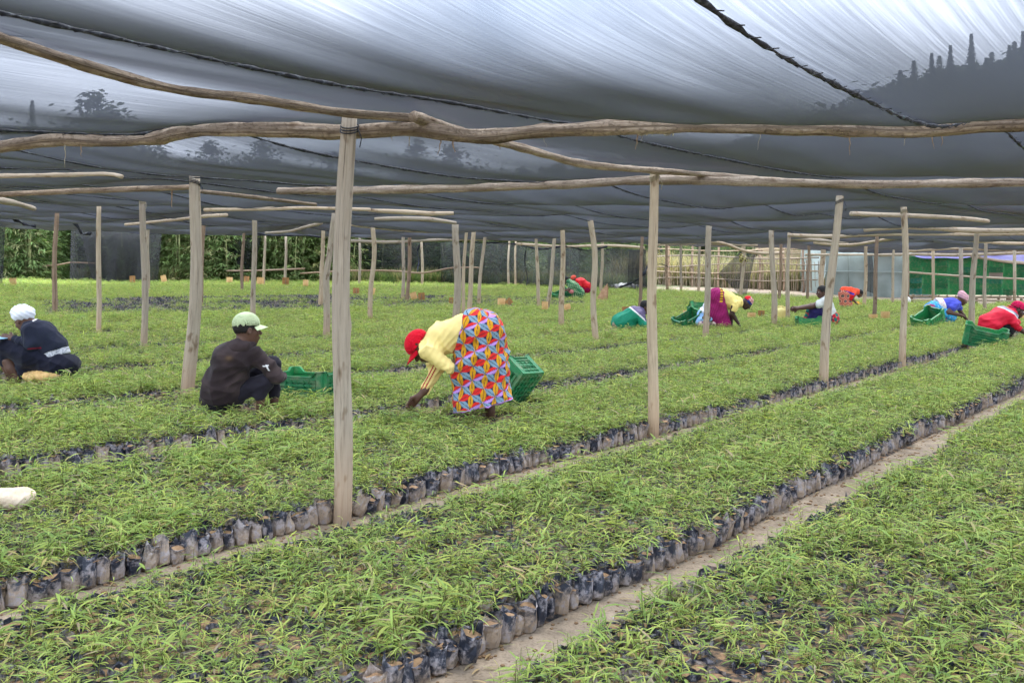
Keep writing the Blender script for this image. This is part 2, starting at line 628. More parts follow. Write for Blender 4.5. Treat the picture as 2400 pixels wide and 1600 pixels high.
# ------------------------------------------------------------------ the ground
def axis(a, b, n, p):
    u = np.linspace(-1, 1, n)
    return np.where(u < 0, -a * -1 * np.abs(u) ** p, b * np.abs(u) ** p) if False else np.concatenate([(-np.abs(np.linspace(-1, 0, n // 2, endpoint=False)) ** p) * abs(a), np.linspace(0, 1, n // 2) ** p * b])


gx = axis(-260, 260, 160, 2.2)
gy = np.concatenate([np.linspace(-25, 0, 12, endpoint=False), np.linspace(0, 1, 150) ** 1.9 * 400])
X, Y = np.meshgrid(gx, gy)
Zg = terr(X, Y)
V = np.stack([X, Y, Zg], -1).reshape(-1, 3)
nx, ny = len(gx), len(gy)
ii, jj = np.meshgrid(np.arange(nx - 1), np.arange(ny - 1))
q = (jj * nx + ii).ravel()
gr = mesh_obj('ground', V, np.stack([q, q + 1, q + nx + 1, q + nx], -1), M['ground'], smooth=True)
tag(gr, kind='structure')

# ------------------------------------------------------------------ seedling beds
LINES = [0.15, -2.27, -4.03, -6.25] + [-6.25 - 2.2 * k for k in range(1, 16)]     # near edge of each bed, measured across the rows
BEDS = [(LINES[i + 1] + ((0.265, 0.35, 0.32)[i] if i < 3 else 0.33) if i + 1 < len(LINES) else LINES[i] - 1.9, LINES[i]) for i in range(len(LINES))]
BEDS.insert(0, (0.5, 2.3))
BEDS += [(2.7, 4.5), (4.9, 6.7), (7.1, 8.9), (9.3, 11.1)]


def field_end(x):
    """far edge of the planted field"""
    x = np.asarray(x, float)
    return np.interp(x, [-30, -18, -8, 0, 6, 12, 16, 30], [37.5, 38.5, 41, 41, 41, 38.5, 35.5, 34.0])


def keep(x, y, margin=1.6):
    with np.errstate(divide='ignore', invalid='ignore'):
        inx = np.abs(x) < y * (1240 / F) + margin
    return inx & (y > 2.2) & (y < field_end(x))


def bed_mesh(b):
    s0, s1 = b
    tt = np.arange(-3, 64, 0.5)
    ss = np.linspace(s0, s1, 6)
    S, T = np.meshgrid(ss, tt)
    x, y = st2xy(S, T)
    z = terr(x, y) + 0.085
    edge = np.zeros_like(S, bool)
    edge[:, 0] = edge[:, -1] = True
    z[edge] -= 0.09
    ok = keep(x, y, 3.0)
    okq = ok[:-1, :-1] | ok[1:, 1:]
    n = len(ss)
    f = []
    for j in range(len(tt) - 1):
        for i in range(n - 1):
            if okq[j, i]:
                a = j * n + i
                f.append((a, a + 1, a + n + 1, a + n))
    if not f:
        return
    Vv = np.stack([x, y, z], -1).reshape(-1, 3)
    used = np.unique(np.array(f))
    mp = -np.ones(len(Vv), int)
    mp[used] = np.arange(len(used))
    o = mesh_obj('planting_bed', Vv[used], mp[np.array(f)], M['bedsoil'])
    tag(o, kind='structure')


for b in BEDS:
    bed_mesh(b)
M['pale'] = m_wood('pale_pole_wood', lin(178, 164, 146), lin(112, 96, 80), lin(204, 192, 174), bark=.25, circ=8, along=2.2)

# ------------------------------------------------------------------ poles under the roof (positions read off the photograph, heights from the roof level)
ROOF = 2.2
BEAMS = [  # (outline on the 2352-wide view, width there, roof drop, label)
    ('cross', [(-90, 345), (0, 338), (130, 321), (250, 325), (350, 318), (430, 301), (520, 298), (700, 300), (800, 303), (950, 297), (1100, 314), (1250, 301), (1500, 290), (1700, 291), (1900, 294), (2100, 300), (2250, 288), (2440, 282)], 32, .09, 'thick bark-shedding roof pole running across the whole view, closest to the camera'),
    ('row', [(-160, 40), (0, 88), (200, 152), (400, 205), (600, 230), (780, 258), (962, 272)], 24, .03, 'smooth brown log sloping down from the upper corner onto the nearest post'),
    ('row', [(950, 268), (1020, 290), (1100, 316), (1180, 335), (1260, 357), (1340, 377), (1450, 388), (1560, 396), (1650, 404), (1740, 410)], 17, .04, 'crooked pale branch joining the nearest post to the second one of its row'),
    ('cross', [(640, 439), (900, 436), (1100, 431), (1300, 424), (1500, 414), (1700, 417), (2000, 424), (2200, 421), (2440, 419)], 19, .10, 'straight pale roof pole passing behind the second post of the front row'),
    ('cross', [(-60, 450), (0, 447), (150, 440), (320, 434), (442, 430)], 12, .08, 'knobbly roof pole ending at the thick post beside the man in the cap'),
    ('cross', [(462, 440), (600, 455), (725, 470)], 9, .08, 'thin drooping pole starting at the thick post beside the man in the cap'),
    ('cross', [(-40, 406), (30, 404), (150, 402), (245, 400), (280, 406)], 10, .06, 'short pale pole tucked under the net above the woman in the white turban'),
    ('row', [(-30, 455), (0, 460), (40, 468), (78, 479)], 14, .10, 'broken pole stub with a yellow splintered end hanging at the edge of the net'),
    ('cross', [(470, 482), (600, 480), (700, 478), (764, 479), (850, 482)], 8, .08, 'grey pole resting on the bent post behind the nearest one'),
    ('cross', [(845, 483), (930, 487), (985, 491), (1042, 490)], 10, .08, 'short spindle-shaped pole ending at the post above the bending woman in red cap'),
    ('cross', [(860, 503), (930, 502), (985, 504), (1046, 512)], 10, .10, 'short twisted pole just under the spindle-shaped one, dark in the middle'),
    ('cross', [(790, 515), (860, 522), (960, 531), (1046, 534)], 7, .06, 'thin wavy pole behind the nearest post below the spindle-shaped one'),
    ('cross', [(800, 541), (880, 543), (975, 543)], 8, .10, 'stubby pole with a torn end near the middle of the back roof edge'),
    ('cross', [(806, 553), (900, 556), (1000, 551), (1120, 549), (1200, 552)], 7, .12, 'long wavy pole along the back roof edge before the pale bamboo'),
    ('cross', [(288, 516), (400, 505), (470, 497), (520, 494)], 7, .10, 'bare orange-tinted branch under the torn net on the bamboo side'),
    ('cross', [(610, 535), (660, 532), (700, 522), (738, 512)], 6, .08, 'slim pale branch rising to a post behind the green cap'),
    ('cross', [(1955, 491), (2080, 495), (2200, 501), (2270, 508)], 10, .08, 'short pale pole passing behind the fourth post of the front row'),
    ('cross', [(1985, 527), (2070, 521), (2150, 524), (2243, 530), (2440, 529)], 12, .10, 'thick smooth pole crossing above the woman in the pink beanie'),
    ('cross', [(1810, 540), (1900, 543), (2000, 538), (2120, 537), (2243, 538), (2440, 535)], 9, .12, 'long pole just below the thick smooth one at the crate end'),
    ('cross', [(1870, 557), (1950, 563), (2050, 548), (2130, 543), (2200, 549), (2320, 559), (2440, 556)], 7, .12, 'wavy thin pole in front of the greenhouse roof edge'),
    ('cross', [(1815, 547), (1880, 552), (1945, 558)], 9, .08, 'short thick pole end jutting out beside the leaning post'),
    ('cross', [(2075, 577), (2180, 571), (2300, 573), (2440, 572)], 7, .10, 'upper of two parallel poles just above the stacked crates'),
    ('cross', [(2020, 586), (2100, 584), (2200, 586), (2330, 582), (2440, 583)], 7, .12, 'lower of two parallel poles just above the stacked crates'),
    ('row', [(2230, 588), (2290, 598), (2352, 604), (2440, 606)], 7, .12, 'short pole running over the purple tarpaulin toward the picture edge'),
    ('cross', [(1500, 561), (1600, 559), (1700, 562), (1740, 563)], 5, .1, 'faint far pole behind the front row, above the stick fence'),
    ('row', [(1625, 553), (1665, 560), (1700, 573), (1730, 580), (1770, 582), (1800, 580)], 7, .1, 'crooked grey branch ending above the hanging bundle'),
    ('cross', [(1850, 585), (1980, 585), (2070, 586)], 5, .1, 'thin far rail pole at the top of the white greenhouse wall'),
    ('cross', [(1185, 560), (1290, 566), (1400, 564), (1480, 569)], 6, .1, 'thin pole under the sagging net edge above the crouching pair'),
]


def zlevel(p):
    return tz(p[0], p[1]) + ROOF


beam_objs, SUP, BEAM3 = {}, [], []
for bi, (kind, pts, w, drop, label) in enumerate(BEAMS):
    P3 = [vh(x, y, ROOF - drop, dmax=37.0) for x, y in pts]
    # keep neighbouring samples from jumping in depth
    ds = np.array([p.y for p in P3])
    if len(ds) > 3:
        cf = np.polyfit(np.arange(len(ds)), ds, 2 if len(ds) > 6 else 1)
        ds = np.polyval(cf, np.arange(len(ds))) * .75 + ds * .25
    P3 = [va(x, y, d) for (x, y), d in zip(pts, ds)]
    dm = float(np.mean(ds))
    r = w * VW * dm / F / 2
    pr = resample(P3, 0.05 if dm < 12 else 0.25)
    n = len(pr)
    rad = [r * (1.04 - 0.08 * i / max(1, n - 1)) * (1 + .07 * math.sin(i * .37 + bi) + .05 * math.sin(i * 1.1 + bi * 2)) for i in range(n)]
    if 'spindle' in label or 'twisted' in label:
        rad = [a * (0.35 + 0.75 * math.sin(math.pi * min(1, .12 + .75 * i / n))) for i, a in enumerate(rad)]
    mb = MB()
    Ltot = sum((pr[i + 1] - pr[i]).length for i in range(n - 1))
    rs = random.Random(bi)
    kn = [(rs.uniform(0, Ltot), rs.uniform(0, 6.28), r * .45) for _ in range(int(Ltot * 1.5))]
    mb.tube(pr, rad, 20 if dm < 12 else 8, wob=.10, seed=bi, knots=kn)
    if dm < 12:                          # flaking bark and grooves
        rb = random.Random(bi + 77)
        nn = 20
        for q_ in range(len(mb.v)):
            i, j = divmod(q_, nn)
            c = pr[min(i, n - 1)]
            p = Vector(mb.v[q_])
            e = mnoise.noise(Vector((i * .13, math.cos(j * .314) * 2.2, math.sin(j * .314) * 2.2 + bi * 9))) + .6 * mnoise.noise(Vector((i * .45, math.cos(j * .314) * 5, math.sin(j * .314) * 5 + bi * 3)))
            e = round(e * 3) / 3 * .6 + e * .4
            mb.v[q_] = tuple(c + (p - c) * (1 + .13 * e + rb.uniform(-.02, .02)))
    o = mb.build('roof_pole', M['beam'] if bi in (0, 1, 4, 5) else (M['pale'] if bi in (2, 3) else M['rail']), smooth=True)
    tag(o, label, 'pole', 'poles carrying the shade net')
    beam_objs[bi] = o
    SUP.append((P3[0].xy, P3[-1].xy))
    BEAM3.append(([p.copy() for p in pr[::(4 if dm < 12 else 2)]] + [pr[-1]], r))

# strips of bark and twine hanging from the nearest pole
def hanging(parent, vx, vy, d, L, name, mat, w=0.006, seed=0):
    rs = random.Random(seed)
    p = va(vx, vy, d)
    pts = [p]
    dx = rs.uniform(-.25, .25)
    for k in range(1, 7):
        pts.append(p + Vector((dx * L * (k / 6) ** 2 + rs.uniform(-.004, .004), rs.uniform(-.006, .006), -L * k / 6)))
    mb = MB()
    mb.tube(pts, [w * (1 - .12 * k) for k in range(7)], 5, flat=.4)
    mb.build(name, mat, parent)


for k, (x, y, L, w) in enumerate([(1040, 318, .075, .006), (1012, 320, .085, .004), (1145, 322, .05, .004), (1465, 300, .10, .006), (1476, 300, .06, .003), (1950, 305, .12, .0045), (2140, 308, .08, .004), (2165, 306, .07, .004), (1745, 306, .09, .002), (150, 333, .12, .003), (186, 335, .06, .004), (940, 315, .05, .003), (900, 312, .03, .003), (1500, 300, .03, .003), (2080, 306, .07, .002), (1250, 312, .06, .002)]):
    hanging(beam_objs[0], x, y, 5.28, L, 'bark_strip' if w > .0025 else 'twine', M['bark'] if w > .0035 else M['twine'], w, k)
hanging(beam_objs[4], 395, 428, 10.6, .22, 'bark_strip', M['darkpost'], .012, 40)
# lashings of twine round the nearest pole
for k, x in enumerate((1470, 1530)):
    mb = MB()
    c = va(x, 291, 5.27)
    for j in range(4):
        pts = [c + Vector((j * .012 + .006 * math.sin(a * 2 + j), math.cos(a) * .047, math.sin(a) * .047)) for a in np.linspace(0, 6.28, 14)]
        mb.tube(pts, .0028, 5)
    mb.build('lashing', M['twine'], beam_objs[0])

# ------------------------------------------------------------------ posts
POSTS = [  # base x, base y, top x, width on the view, material, label
    (785, 1205, 800, 40, 'post', 'thickest grey post standing closest to the camera, cracked down its length'),
    (1498, 1003, 1500, 23, 'post', 'knotty pale post, second of the front row, beside the path'),
    (1888, 893, 1928, 19, 'post', 'yellowish post leaning away from the camera row, third of the front row'),
    (2072, 845, 2077, 15, 'post', 'straight grey post, fourth of the front row, before the greenhouse corner'),
    (430, 897, 450, 28, 'post', 'thick yellowish post with knots standing behind the man in the brown hoodie'),
    (330, 800, 328, 15, 'post', 'slim pale post between the white turban and the thick yellowish post'),
    (225, 762, 227, 11, 'post', 'thin straight grey post above the woman in the white turban'),
    (125, 718, 130, 11, 'darkpost', 'dark brown post just behind the white turban'),
    (745, 770, 763, 15, 'post', 'kinked blond post right behind the nearest grey post'),
    (583, 752, 585, 12, 'post', 'thin grey post rising behind the green cap'),
    (847, 732, 858, 11, 'post', 'wavy thin post between the nearest post and the bending woman'),
    (1046, 752, 1047, 17, 'post', 'grey post rising from behind the back of the bending woman in yellow'),
    (1074, 728, 1089, 11, 'post', 'slanted split post just right of the one behind the bending woman'),
    (1063, 722, 1071, 8, 'post', 'thin post half hidden between two thicker ones behind the bending woman'),
    (1097, 700, 1114, 8, 'post', 'slender slanted post well behind the bending woman, before the dark curtain'),
    (1288, 748, 1291, 12, 'post', 'straight blond post in front of the far crouching pair'),
    (1367, 783, 1358, 14, 'post', 'wavy blond post in front of the crouching person in red'),
    (1622, 772, 1630, 14, 'post', 'grey post hiding half of the sitter in the white bucket hat'),
    (1778, 747, 1772, 13, 'post', 'grey post between the woman in magenta and the yellow jerrycan'),
    (2005, 735, 2014, 9, 'darkpost', 'thin brown post between the leaning post and the pink beanie'),
    (2228, 752, 2243, 13, 'post', 'cracked post between the woman in turquoise and the man in the red jacket'),
    (2263, 715, 2264, 8, 'post', 'thin pale post in front of the crates near the red cap'),
    (2318, 690, 2322, 11, 'darkpost', 'grey-brown post in front of the crate stack, above the red cap'),
    (1240, 707, 1232, 8, 'post', 'thin pale post left of the green crate of the far pair'),
    (1253, 712, 1275, 9, 'post', 'slanting grey post crossing a tan marker board'),
    (1466, 722, 1475, 8, 'darkpost', 'dark thin post behind the man in the green jacket'),
    (460, 703, 467, 9, 'darkpost', 'rough grey-brown post right behind the thick yellowish post'),
    (556, 668, 560, 7, 'darkpost', 'dark short post beside a marker board near the bamboo'),
    (733, 702, 740, 10, 'post', 'blond post left of the kinked one'),
    (935, 694, 942, 9, 'darkpost', 'brownish post beside two tan marker boards'),
    (925, 690, 927, 8, 'post', 'pale far post touching the brownish one'),
    (340, 668, 340, 8, 'post', 'pale far post beside the slim one, in front of the dark curtain'),
    (1808, 735, 1812, 9, 'post', 'thin post close to the outstretched hands of the seated woman'),
    (1886, 680, 1890, 12, 'post', 'grey post behind the seated woman in the pale tee shirt'),
    (1855, 690, 1858, 7, 'darkpost', 'dark thin post on the sandy ground behind the seated woman'),
    (1700, 682, 1710, 8, 'post', 'slanted grey post beside the hanging torn net'),
    (1985, 702, 1990, 8, 'post', 'thin post in front of the greenhouse near the woman in orange'),
    (2050, 697, 2054, 6, 'post', 'thin slightly leaning post close to the greenhouse end'),
    (1183, 655, 1185, 5, 'post', 'hair-thin far post, twin nearer the crouching pair'),
    (1168, 655, 1170, 5, 'post', 'hair-thin far post, twin nearer the bending woman'),
    (605, 655, 608, 6, 'post', 'thin far post against dark bamboo behind the green cap'),
    (655, 655, 657, 6, 'post', 'thin far post right of the green cap, beside a tan board'),
    (825, 655, 827, 6, 'post', 'faint far post next to the nearest grey post'),
    (969, 655, 968, 6, 'post', 'faint far post before pale bamboo, near a snagged net scrap'),
    (1603, 668, 1608, 6, 'post', 'far post before the stick fence, left of the bucket hat'),
    (1563, 668, 1563, 6, 'post', 'far reddish-grey post before the stick fence'),
    (1534, 668, 1530, 6, 'darkpost', 'far brown post beside the end of the dark curtain'),
    (1380, 672, 1384, 7, 'post', 'far post behind the person in red with a paper bag tied on'),
    (1790, 690, 1795, 7, 'darkpost', 'far dark post on sand behind the yellow jerrycan'),
]
post_objs = []
for k, (bx, by, tx, w, mt, label) in enumerate(POSTS):
    b = vh(bx, by) if k < 4 else hit_leaf(bx * VW, by * VW, .11)
    d = b.y
    topz = zlevel(b) - .02
    r = w * VW * d / F / 2
    tp = va(tx, 0, d)
    tp.z = topz
    n = 26 if d < 12 else 14
    rs = random.Random(100 + k)
    pts = []
    bend = rs.uniform(-.5, .5) * r
    for i in range(n):
        f = i / (n - 1)
        p = Vector((b.x, b.y, b.z - .15)).lerp(tp, f)
        p.x += bend * math.sin(f * math.pi) + .25 * r * math.sin(f * 7 + k)
        if 'kinked' in label:
            p.x += .03 * math.sin(f * 6.3) + (.035 if f > .55 else 0) * min(1, (f - .55) * 8)
        if 'wavy' in label:
            p.x += .022 * math.sin(f * 9 + 1)
        pts.append(p - b)
    rad = [r * (1.10 - .2 * i / (n - 1)) for i in range(n)]
    kn = [(rs.uniform(.4, 2.1), rs.uniform(3.6, 5.8), r * .38) for _ in range(rs.randint(1, 3))]
    if k == 0:
        kn = [(1.22, 5.9, r * .5)]
    mb = MB()
    mb.tube(pts, rad, 16 if d < 12 else 9, wob=.07, seed=k, knots=kn)
    o = mb.build('wooden_post', M[mt], smooth=True, loc=b)
    tag(o, label, 'post', 'posts holding up the shade roof')
    post_objs.append(o)
    if d < 16:                           # wire and twine round the post head
        mb = MB()
        zt = topz - b.z
        for j in range(3):
            cx_ = pts[-1].x + (pts[-2].x - pts[-1].x) * j * .25
            ring = [(cx_ + math.cos(a) * r * 1.02, math.sin(a) * r * 1.02, zt - .05 - j * .014 + .02 * math.sin(a + k)) for a in np.linspace(0, 6.283, 17)]
            mb.tube(ring, .0035, 5, cap=False)
        mb.tube([(cx_ + r, -r * .3, zt - .06), (cx_ + r * 1.5, -r * .5, zt - .12), (cx_ + r * 1.3, -r * .6, zt - .17)], .003, 5)
        mb.build('lashing', M['twine'] if k % 2 else M['rope'], o, smooth=True)

# ------------------------------------------------------------------ roof of shade net
# lines that carry the cloth: the poles above and the rows of posts
for s in (4.75, 0.35, -4.05 + .25, -8.6, -13.0, -17.3, -21.6, -26):
    a, b = st2xy(s, -6.0), st2xy(s, 70.0)
    SUP.append((Vector(a), Vector(b)))
for yy in (1.9, 12.2, 15.8, 19.5, 23.2, 27, 31, 35, 39):
    SUP.append((Vector((-40, yy + .6)), Vector((40, yy))))


def sag_field(x, y):
    g = np.ones_like(x)
    for a, b in SUP:
        ax, ay, bx_, by_ = a[0], a[1], b[0], b[1]
        dx, dy = bx_ - ax, by_ - ay
        L2 = dx * dx + dy * dy
        t_ = np.clip(((x - ax) * dx + (y - ay) * dy) / L2, 0, 1)
        dist = np.hypot(x - ax - t_ * dx, y - ay - t_ * dy)
        g = g * (1 - np.exp(-(dist / 0.62) ** 1.25))
    return g


def roof_z(x, y):
    s = N[0] * x + N[1] * y
    t_ = U[0] * x + U[1] * y
    A = np.interp(y, [0, 4.9, 5.8, 9, 12, 20], [.22, .22, .15, .13, .18, .2]) + 0.02 * np.sin(s * .7 + 1) * np.sin(t_ * .45)
    wr = 0.010 * np.sin(s * 5.3 + np.sin(t_ * .8) * 2) + .006 * np.sin(s * 13 + t_ * .7) + .01 * np.sin(t_ * 2.7 + s)
    flap = .05 * np.clip((y - 26) / 8, 0, 1) * (np.sin(x * 1.7 + np.sin(y * 1.3) * 2) + .6 * np.sin(x * 3.9 + y))
    g = sag_field(x, y)
    z = terr(x, y) + ROOF + .012 - A * g + wr * g - np.abs(flap) * .8
    for pts, r in BEAM3:                 # the cloth rests on the poles
        P = np.array([tuple(p) for p in pts])
        x0, x1, y0, y1 = P[:, 0].min() - .8, P[:, 0].max() + .8, P[:, 1].min() - .8, P[:, 1].max() + .8
        m = (x > x0) & (x < x1) & (y > y0) & (y < y1)
        if not m.any():
            continue
        xm, ym = x[m], y[m]
        best = np.full(xm.shape, -9.0)
        for a, b in zip(P[:-1], P[1:]):
            dx, dy = b[0] - a[0], b[1] - a[1]
            t_ = np.clip(((xm - a[0]) * dx + (ym - a[1]) * dy) / max(dx * dx + dy * dy, 1e-9), 0, 1)
            dist = np.hypot(xm - a[0] - t_ * dx, ym - a[1] - t_ * dy)
            best = np.maximum(best, a[2] + (b[2] - a[2]) * t_ + r * 1.05 + .012 - np.maximum(dist - r * .8, 0) * .42)
        z[m] = np.maximum(z[m], best)
    return z


def roof_far(x):
    return np.interp(x, [-30, -17, -10, -4, 4, 9, 16, 30], [33, 35.5, 38, 40, 41.5, 45, 46, 46]) + .5 * np.sin(np.asarray(x) * 2.3)


NET_NAMES = {}
strip_edges = [-1.2 - 2.0 * k for k in range(-7, 16)]
strip_labels = {-1.2: 'wide net strip overhead between the two bold seams, the closest and brightest', 0.8: 'net strip in the top corner through which tall cypress tips show',
                -3.2: 'net strip beyond the first bold seam, draped over the brown log'}
for s1 in strip_edges:
    s0 = s1 - 2.0
    tt = np.arange(-7, 66, 0.16)
    ss = np.linspace(s0, s1, 22)
    S, T = np.meshgrid(ss, tt)
    x, y = st2xy(S, T)
    ok = (y > -3.5) & (y < roof_far(x)) & (np.abs(x) < np.maximum(y, 0) * .60 + 6.5)
    z = roof_z(x, y)
    n = len(ss)
    okq = ok[:-1, :-1] & ok[1:, 1:] & ok[:-1, 1:] & ok[1:, :-1]
    J, I = np.nonzero(okq)
    if len(J) < 4:
        continue
    a = J * n + I
    f = np.stack([a, a + 1, a + n + 1, a + n], -1)
    Vv = np.stack([x, y, z], -1).reshape(-1, 3)
    used = np.unique(f)
    mp = -np.ones(len(Vv), int)
    mp[used] = np.arange(len(used))
    uv = np.stack([S.ravel(), T.ravel()], -1)[used]
    o = mesh_obj('shade_net', Vv[used], mp[f], M['net'], smooth=True, uv=uv)
    key = round(s1, 1)
    k = strip_edges.index(s1)
    lab = strip_labels.get(key)
    if lab is None:
        near = min(POSTS, key=lambda p: abs((lambda q_: N[0] * q_.x + N[1] * q_.y)(vh(p[0], p[1])) - (s1 - 1)))
        if s1 > 0:
            lab = 'outer strip of black shade net, number %s past the cypress corner' % ['one', 'two', 'three', 'four', 'five', 'six', 'seven'][min(6, int((s1 - .8) / 2))]
        else:
            lab = 'black shade net strip, %s strip beyond the brown log toward the bamboo' % ['first', 'second', 'third', 'fourth', 'fifth', 'sixth', 'seventh', 'eighth', 'ninth', 'tenth', 'eleventh', 'twelfth', 'thirteenth', 'fourteenth', 'fifteenth'][int(round((-5.2 - s1) / 2))]
    tag(o, lab, 'shade net', 'strips of black shade net forming the roof')
    # laced seam along the far edge of the strip
    tsm = np.arange(-3, 40, .06 if s0 > -6 else .18)
    xs, ys = st2xy(np.full_like(tsm, s0), tsm)
    okl = (ys > .8) & (ys < np.minimum(roof_far(xs), 26)) & (np.abs(xs) < ys * .58 + 1)
    if okl.sum() > 5:
        xs, ys, ts = xs[okl], ys[okl], tsm[okl]
        zs = roof_z(xs, ys) - .010
        rr = np.random.default_rng(k)
        pts = [Vector((a_, b_, c_)) for a_, b_, c_ in zip(xs + rr.normal(0, .002, len(xs)), ys, zs)]
        mb = MB()
        mb.tube(pts, [.0075 + .0035 * math.sin(i * 1.9) + .002 * math.sin(i * .37) for i in range(len(pts))], 6, seed=k)
        if s0 > -6:
            # lacing
            for i in range(0, len(pts) - 3, 2):
                c = pts[i]
                mb.tube([c + Vector((-.016 * N[0], -.016 * N[1], .006)), c + Vector((0.004, 0, -.010)), pts[i + 1] + Vector((.016 * N[0], .016 * N[1], .006))], .0022, 4)
        mb.build('seam', M['rope'], o, smooth=True)

# ------------------------------------------------------------------ scatter: one object of kind stuff that instances small meshes on points
def scatter(name, pts, scale, rot, idx, sources, label, cat):
    src = bpy.data.collections.new(name + '_source')
    for i, o in enumerate(sources):
        o.name = '%s_sample_%02d' % (name, i)
        for c in list(o.users_collection):
            c.objects.unlink(o)
        src.objects.link(o)
    me = bpy.data.meshes.new(name)
    me.vertices.add(len(pts))
    me.vertices.foreach_set('co', np.asarray(pts, np.float32).ravel())
    for nm, typ, dat, key in (('rot', 'FLOAT_VECTOR', rot, 'vector'), ('scl', 'FLOAT_VECTOR', scale, 'vector'), ('idx', 'INT', idx, 'value')):
        at_ = me.attributes.new(nm, typ, 'POINT')
        at_.data.foreach_set(key, np.asarray(dat, np.int32 if typ == 'INT' else np.float32).ravel())
    o = bpy.data.objects.new(name, me)
    COL.objects.link(o)
    g = bpy.data.node_groups.new(name + '_scatter', 'GeometryNodeTree')
    g.interface.new_socket('Geometry', in_out='INPUT', socket_type='NodeSocketGeometry')
    g.interface.new_socket('Geometry', in_out='OUTPUT', socket_type='NodeSocketGeometry')
    gi, go = g.nodes.new('NodeGroupInput'), g.nodes.new('NodeGroupOutput')
    ip = g.nodes.new('GeometryNodeInstanceOnPoints')
    ci = g.nodes.new('GeometryNodeCollectionInfo')
    ci.inputs['Collection'].default_value = src
    ci.inputs['Separate Children'].default_value = True
    ci.inputs['Reset Children'].default_value = True
    ip.inputs['Pick Instance'].default_value = True

    def na(nm, typ):
        n = g.nodes.new('GeometryNodeInputNamedAttribute')
        n.data_type = typ
        n.inputs['Name'].default_value = nm
        return [s for s in n.outputs if s.enabled and s.name == 'Attribute'][0]
    e2r = g.nodes.new('FunctionNodeEulerToRotation')
    g.links.new(na('rot', 'FLOAT_VECTOR'), e2r.inputs[0])
    g.links.new(gi.outputs[0], ip.inputs['Points'])
    g.links.new(ci.outputs[0], ip.inputs['Instance'])
    g.links.new(na('idx', 'INT'), ip.inputs['Instance Index'])
    g.links.new(e2r.outputs[0], ip.inputs['Rotation'])
    g.links.new(na('scl', 'FLOAT_VECTOR'), ip.inputs['Scale'])
    g.links.new(ip.outputs[0], go.inputs[0])
    md = o.modifiers.new('scatter', 'NODES')
    md.node_group = g
    tag(o, label, cat, kind='stuff')
    return o


def leaf_strip(base, dirv, L, w, droop, rs, segs=4):
    """a lanceolate leaf: returns verts, faces"""
    d = Vector(dirv).normalized()
    side = d.cross(Vector((0, 0, 1)))
    if side.length < 1e-3:
        side = Vector((1, 0, 0))
    side = (side.normalized() + Vector((0, 0, rs.uniform(-.5, .5)))).normalized()
    prof = [.25, .9, 1.0, .7, 0] if segs == 4 else [.5, 1.0, 0]
    v, f = [], []
    p = Vector(base)
    for i in range(segs + 1):
        ww = prof[i] * w / 2
        if i == segs:
            v.append(p.copy())
        else:
            v += [p - side * ww, p + side * ww]
        d2 = (d + Vector((0, 0, -droop * i / segs))).normalized()
        p = p + d2 * L / segs
    for i in range(segs - 1):
        f.append((2 * i, 2 * i + 1, 2 * i + 3, 2 * i + 2))
    f.append((2 * segs - 2, 2 * segs - 1, 2 * segs))
    return v, f


class LeafMesh:
    def __init__(self):
        self.v, self.f, self.c = [], [], []

    def leaf(self, base, dirv, L, w, droop, rs, col, segs=4):
        v, f = leaf_strip(base, dirv, L, w, droop, rs, segs)
        n = len(self.v)
        self.v += [tuple(p) for p in v]
        self.f += [tuple(i + n for i in q_) for q_ in f]
        self.c += [col] * len(v)

    def stem(self, a, b, r, col):
        a, b = Vector(a), Vector(b)
        n = len(self.v)
        for p, rr in ((a, r), (b, r * .6)):
            for k in range(3):
                self.v.append((p.x + rr * math.cos(k * 2.09), p.y + rr * math.sin(k * 2.09), p.z))
                self.c.append(col)
        for k in range(3):
            self.f.append((n + k, n + (k + 1) % 3, n + 3 + (k + 1) % 3, n + 3 + k))

    def build(self, name, mat, parent=None):
        return mesh_obj(name, self.v, self.f, mat, parent, False, None, np.array(self.c))


# ------------------------------------------------------------------ far trees, seen over and through the roof
M['conifer'] = leaf_material('conifer_needles', (.8, .85, .8), (1, 1, 1), (1.15, 1.1, 1), .15)
M['trunk'] = m_noise('tree_bark', [(.3, lin(70, 58, 48)), (.7, lin(122, 104, 88))], 14, 5, bs=.6)


def conifer_mesh(seed, slim):
    rs = random.Random(seed)
    lm = LeafMesh()
    if slim > .2:                        # broad crown: clumps round a few limbs
        clumps = [(rs.gauss(0, .13), rs.gauss(0, .13), rs.uniform(.35, .88), rs.uniform(.07, .14)) for _ in range(13)] + [(0, 0, .92, .07), (.02, 0, .8, .12)]
        for i in range(2600):
            cx_, cy_, cz_, cr_ = rs.choice(clumps)
            q_ = Vector((rs.gauss(0, 1), rs.gauss(0, 1), rs.gauss(0, 1))) * cr_ * .55
            a = rs.uniform(0, 6.283)
            g = rs.uniform(.6, 1.3)
            lm.leaf((cx_ + q_.x, cy_ + q_.y, min(.99, cz_ + q_.z)), (math.cos(a), math.sin(a), rs.uniform(-.6, .6)), rs.uniform(.03, .06), rs.uniform(.018, .034), .5, rs, (.17 * g, .20 * g, .165 * g), 2)
        return lm
    for i in range(2600):
        h = rs.random() ** .62
        z = .06 + .93 * h
        R_h = slim * (1.02 - h) ** .8 * (0.75 + .3 * math.sin(h * 15 + seed) * math.sin(h * 31 + seed * 2)) * min(1, (h + .05) * 6)
        r = R_h * rs.uniform(.05, 1.0)
        a = rs.uniform(0, 6.283)
        g = rs.uniform(.6, 1.3)
        lm.leaf((r * math.cos(a), r * math.sin(a), z), (math.cos(a), math.sin(a), rs.uniform(.3, 1.2)), rs.uniform(.014, .03) * (1.25 - h), rs.uniform(.008, .014), .5, rs, (.17 * g, .20 * g, .165 * g), 2)
    return lm


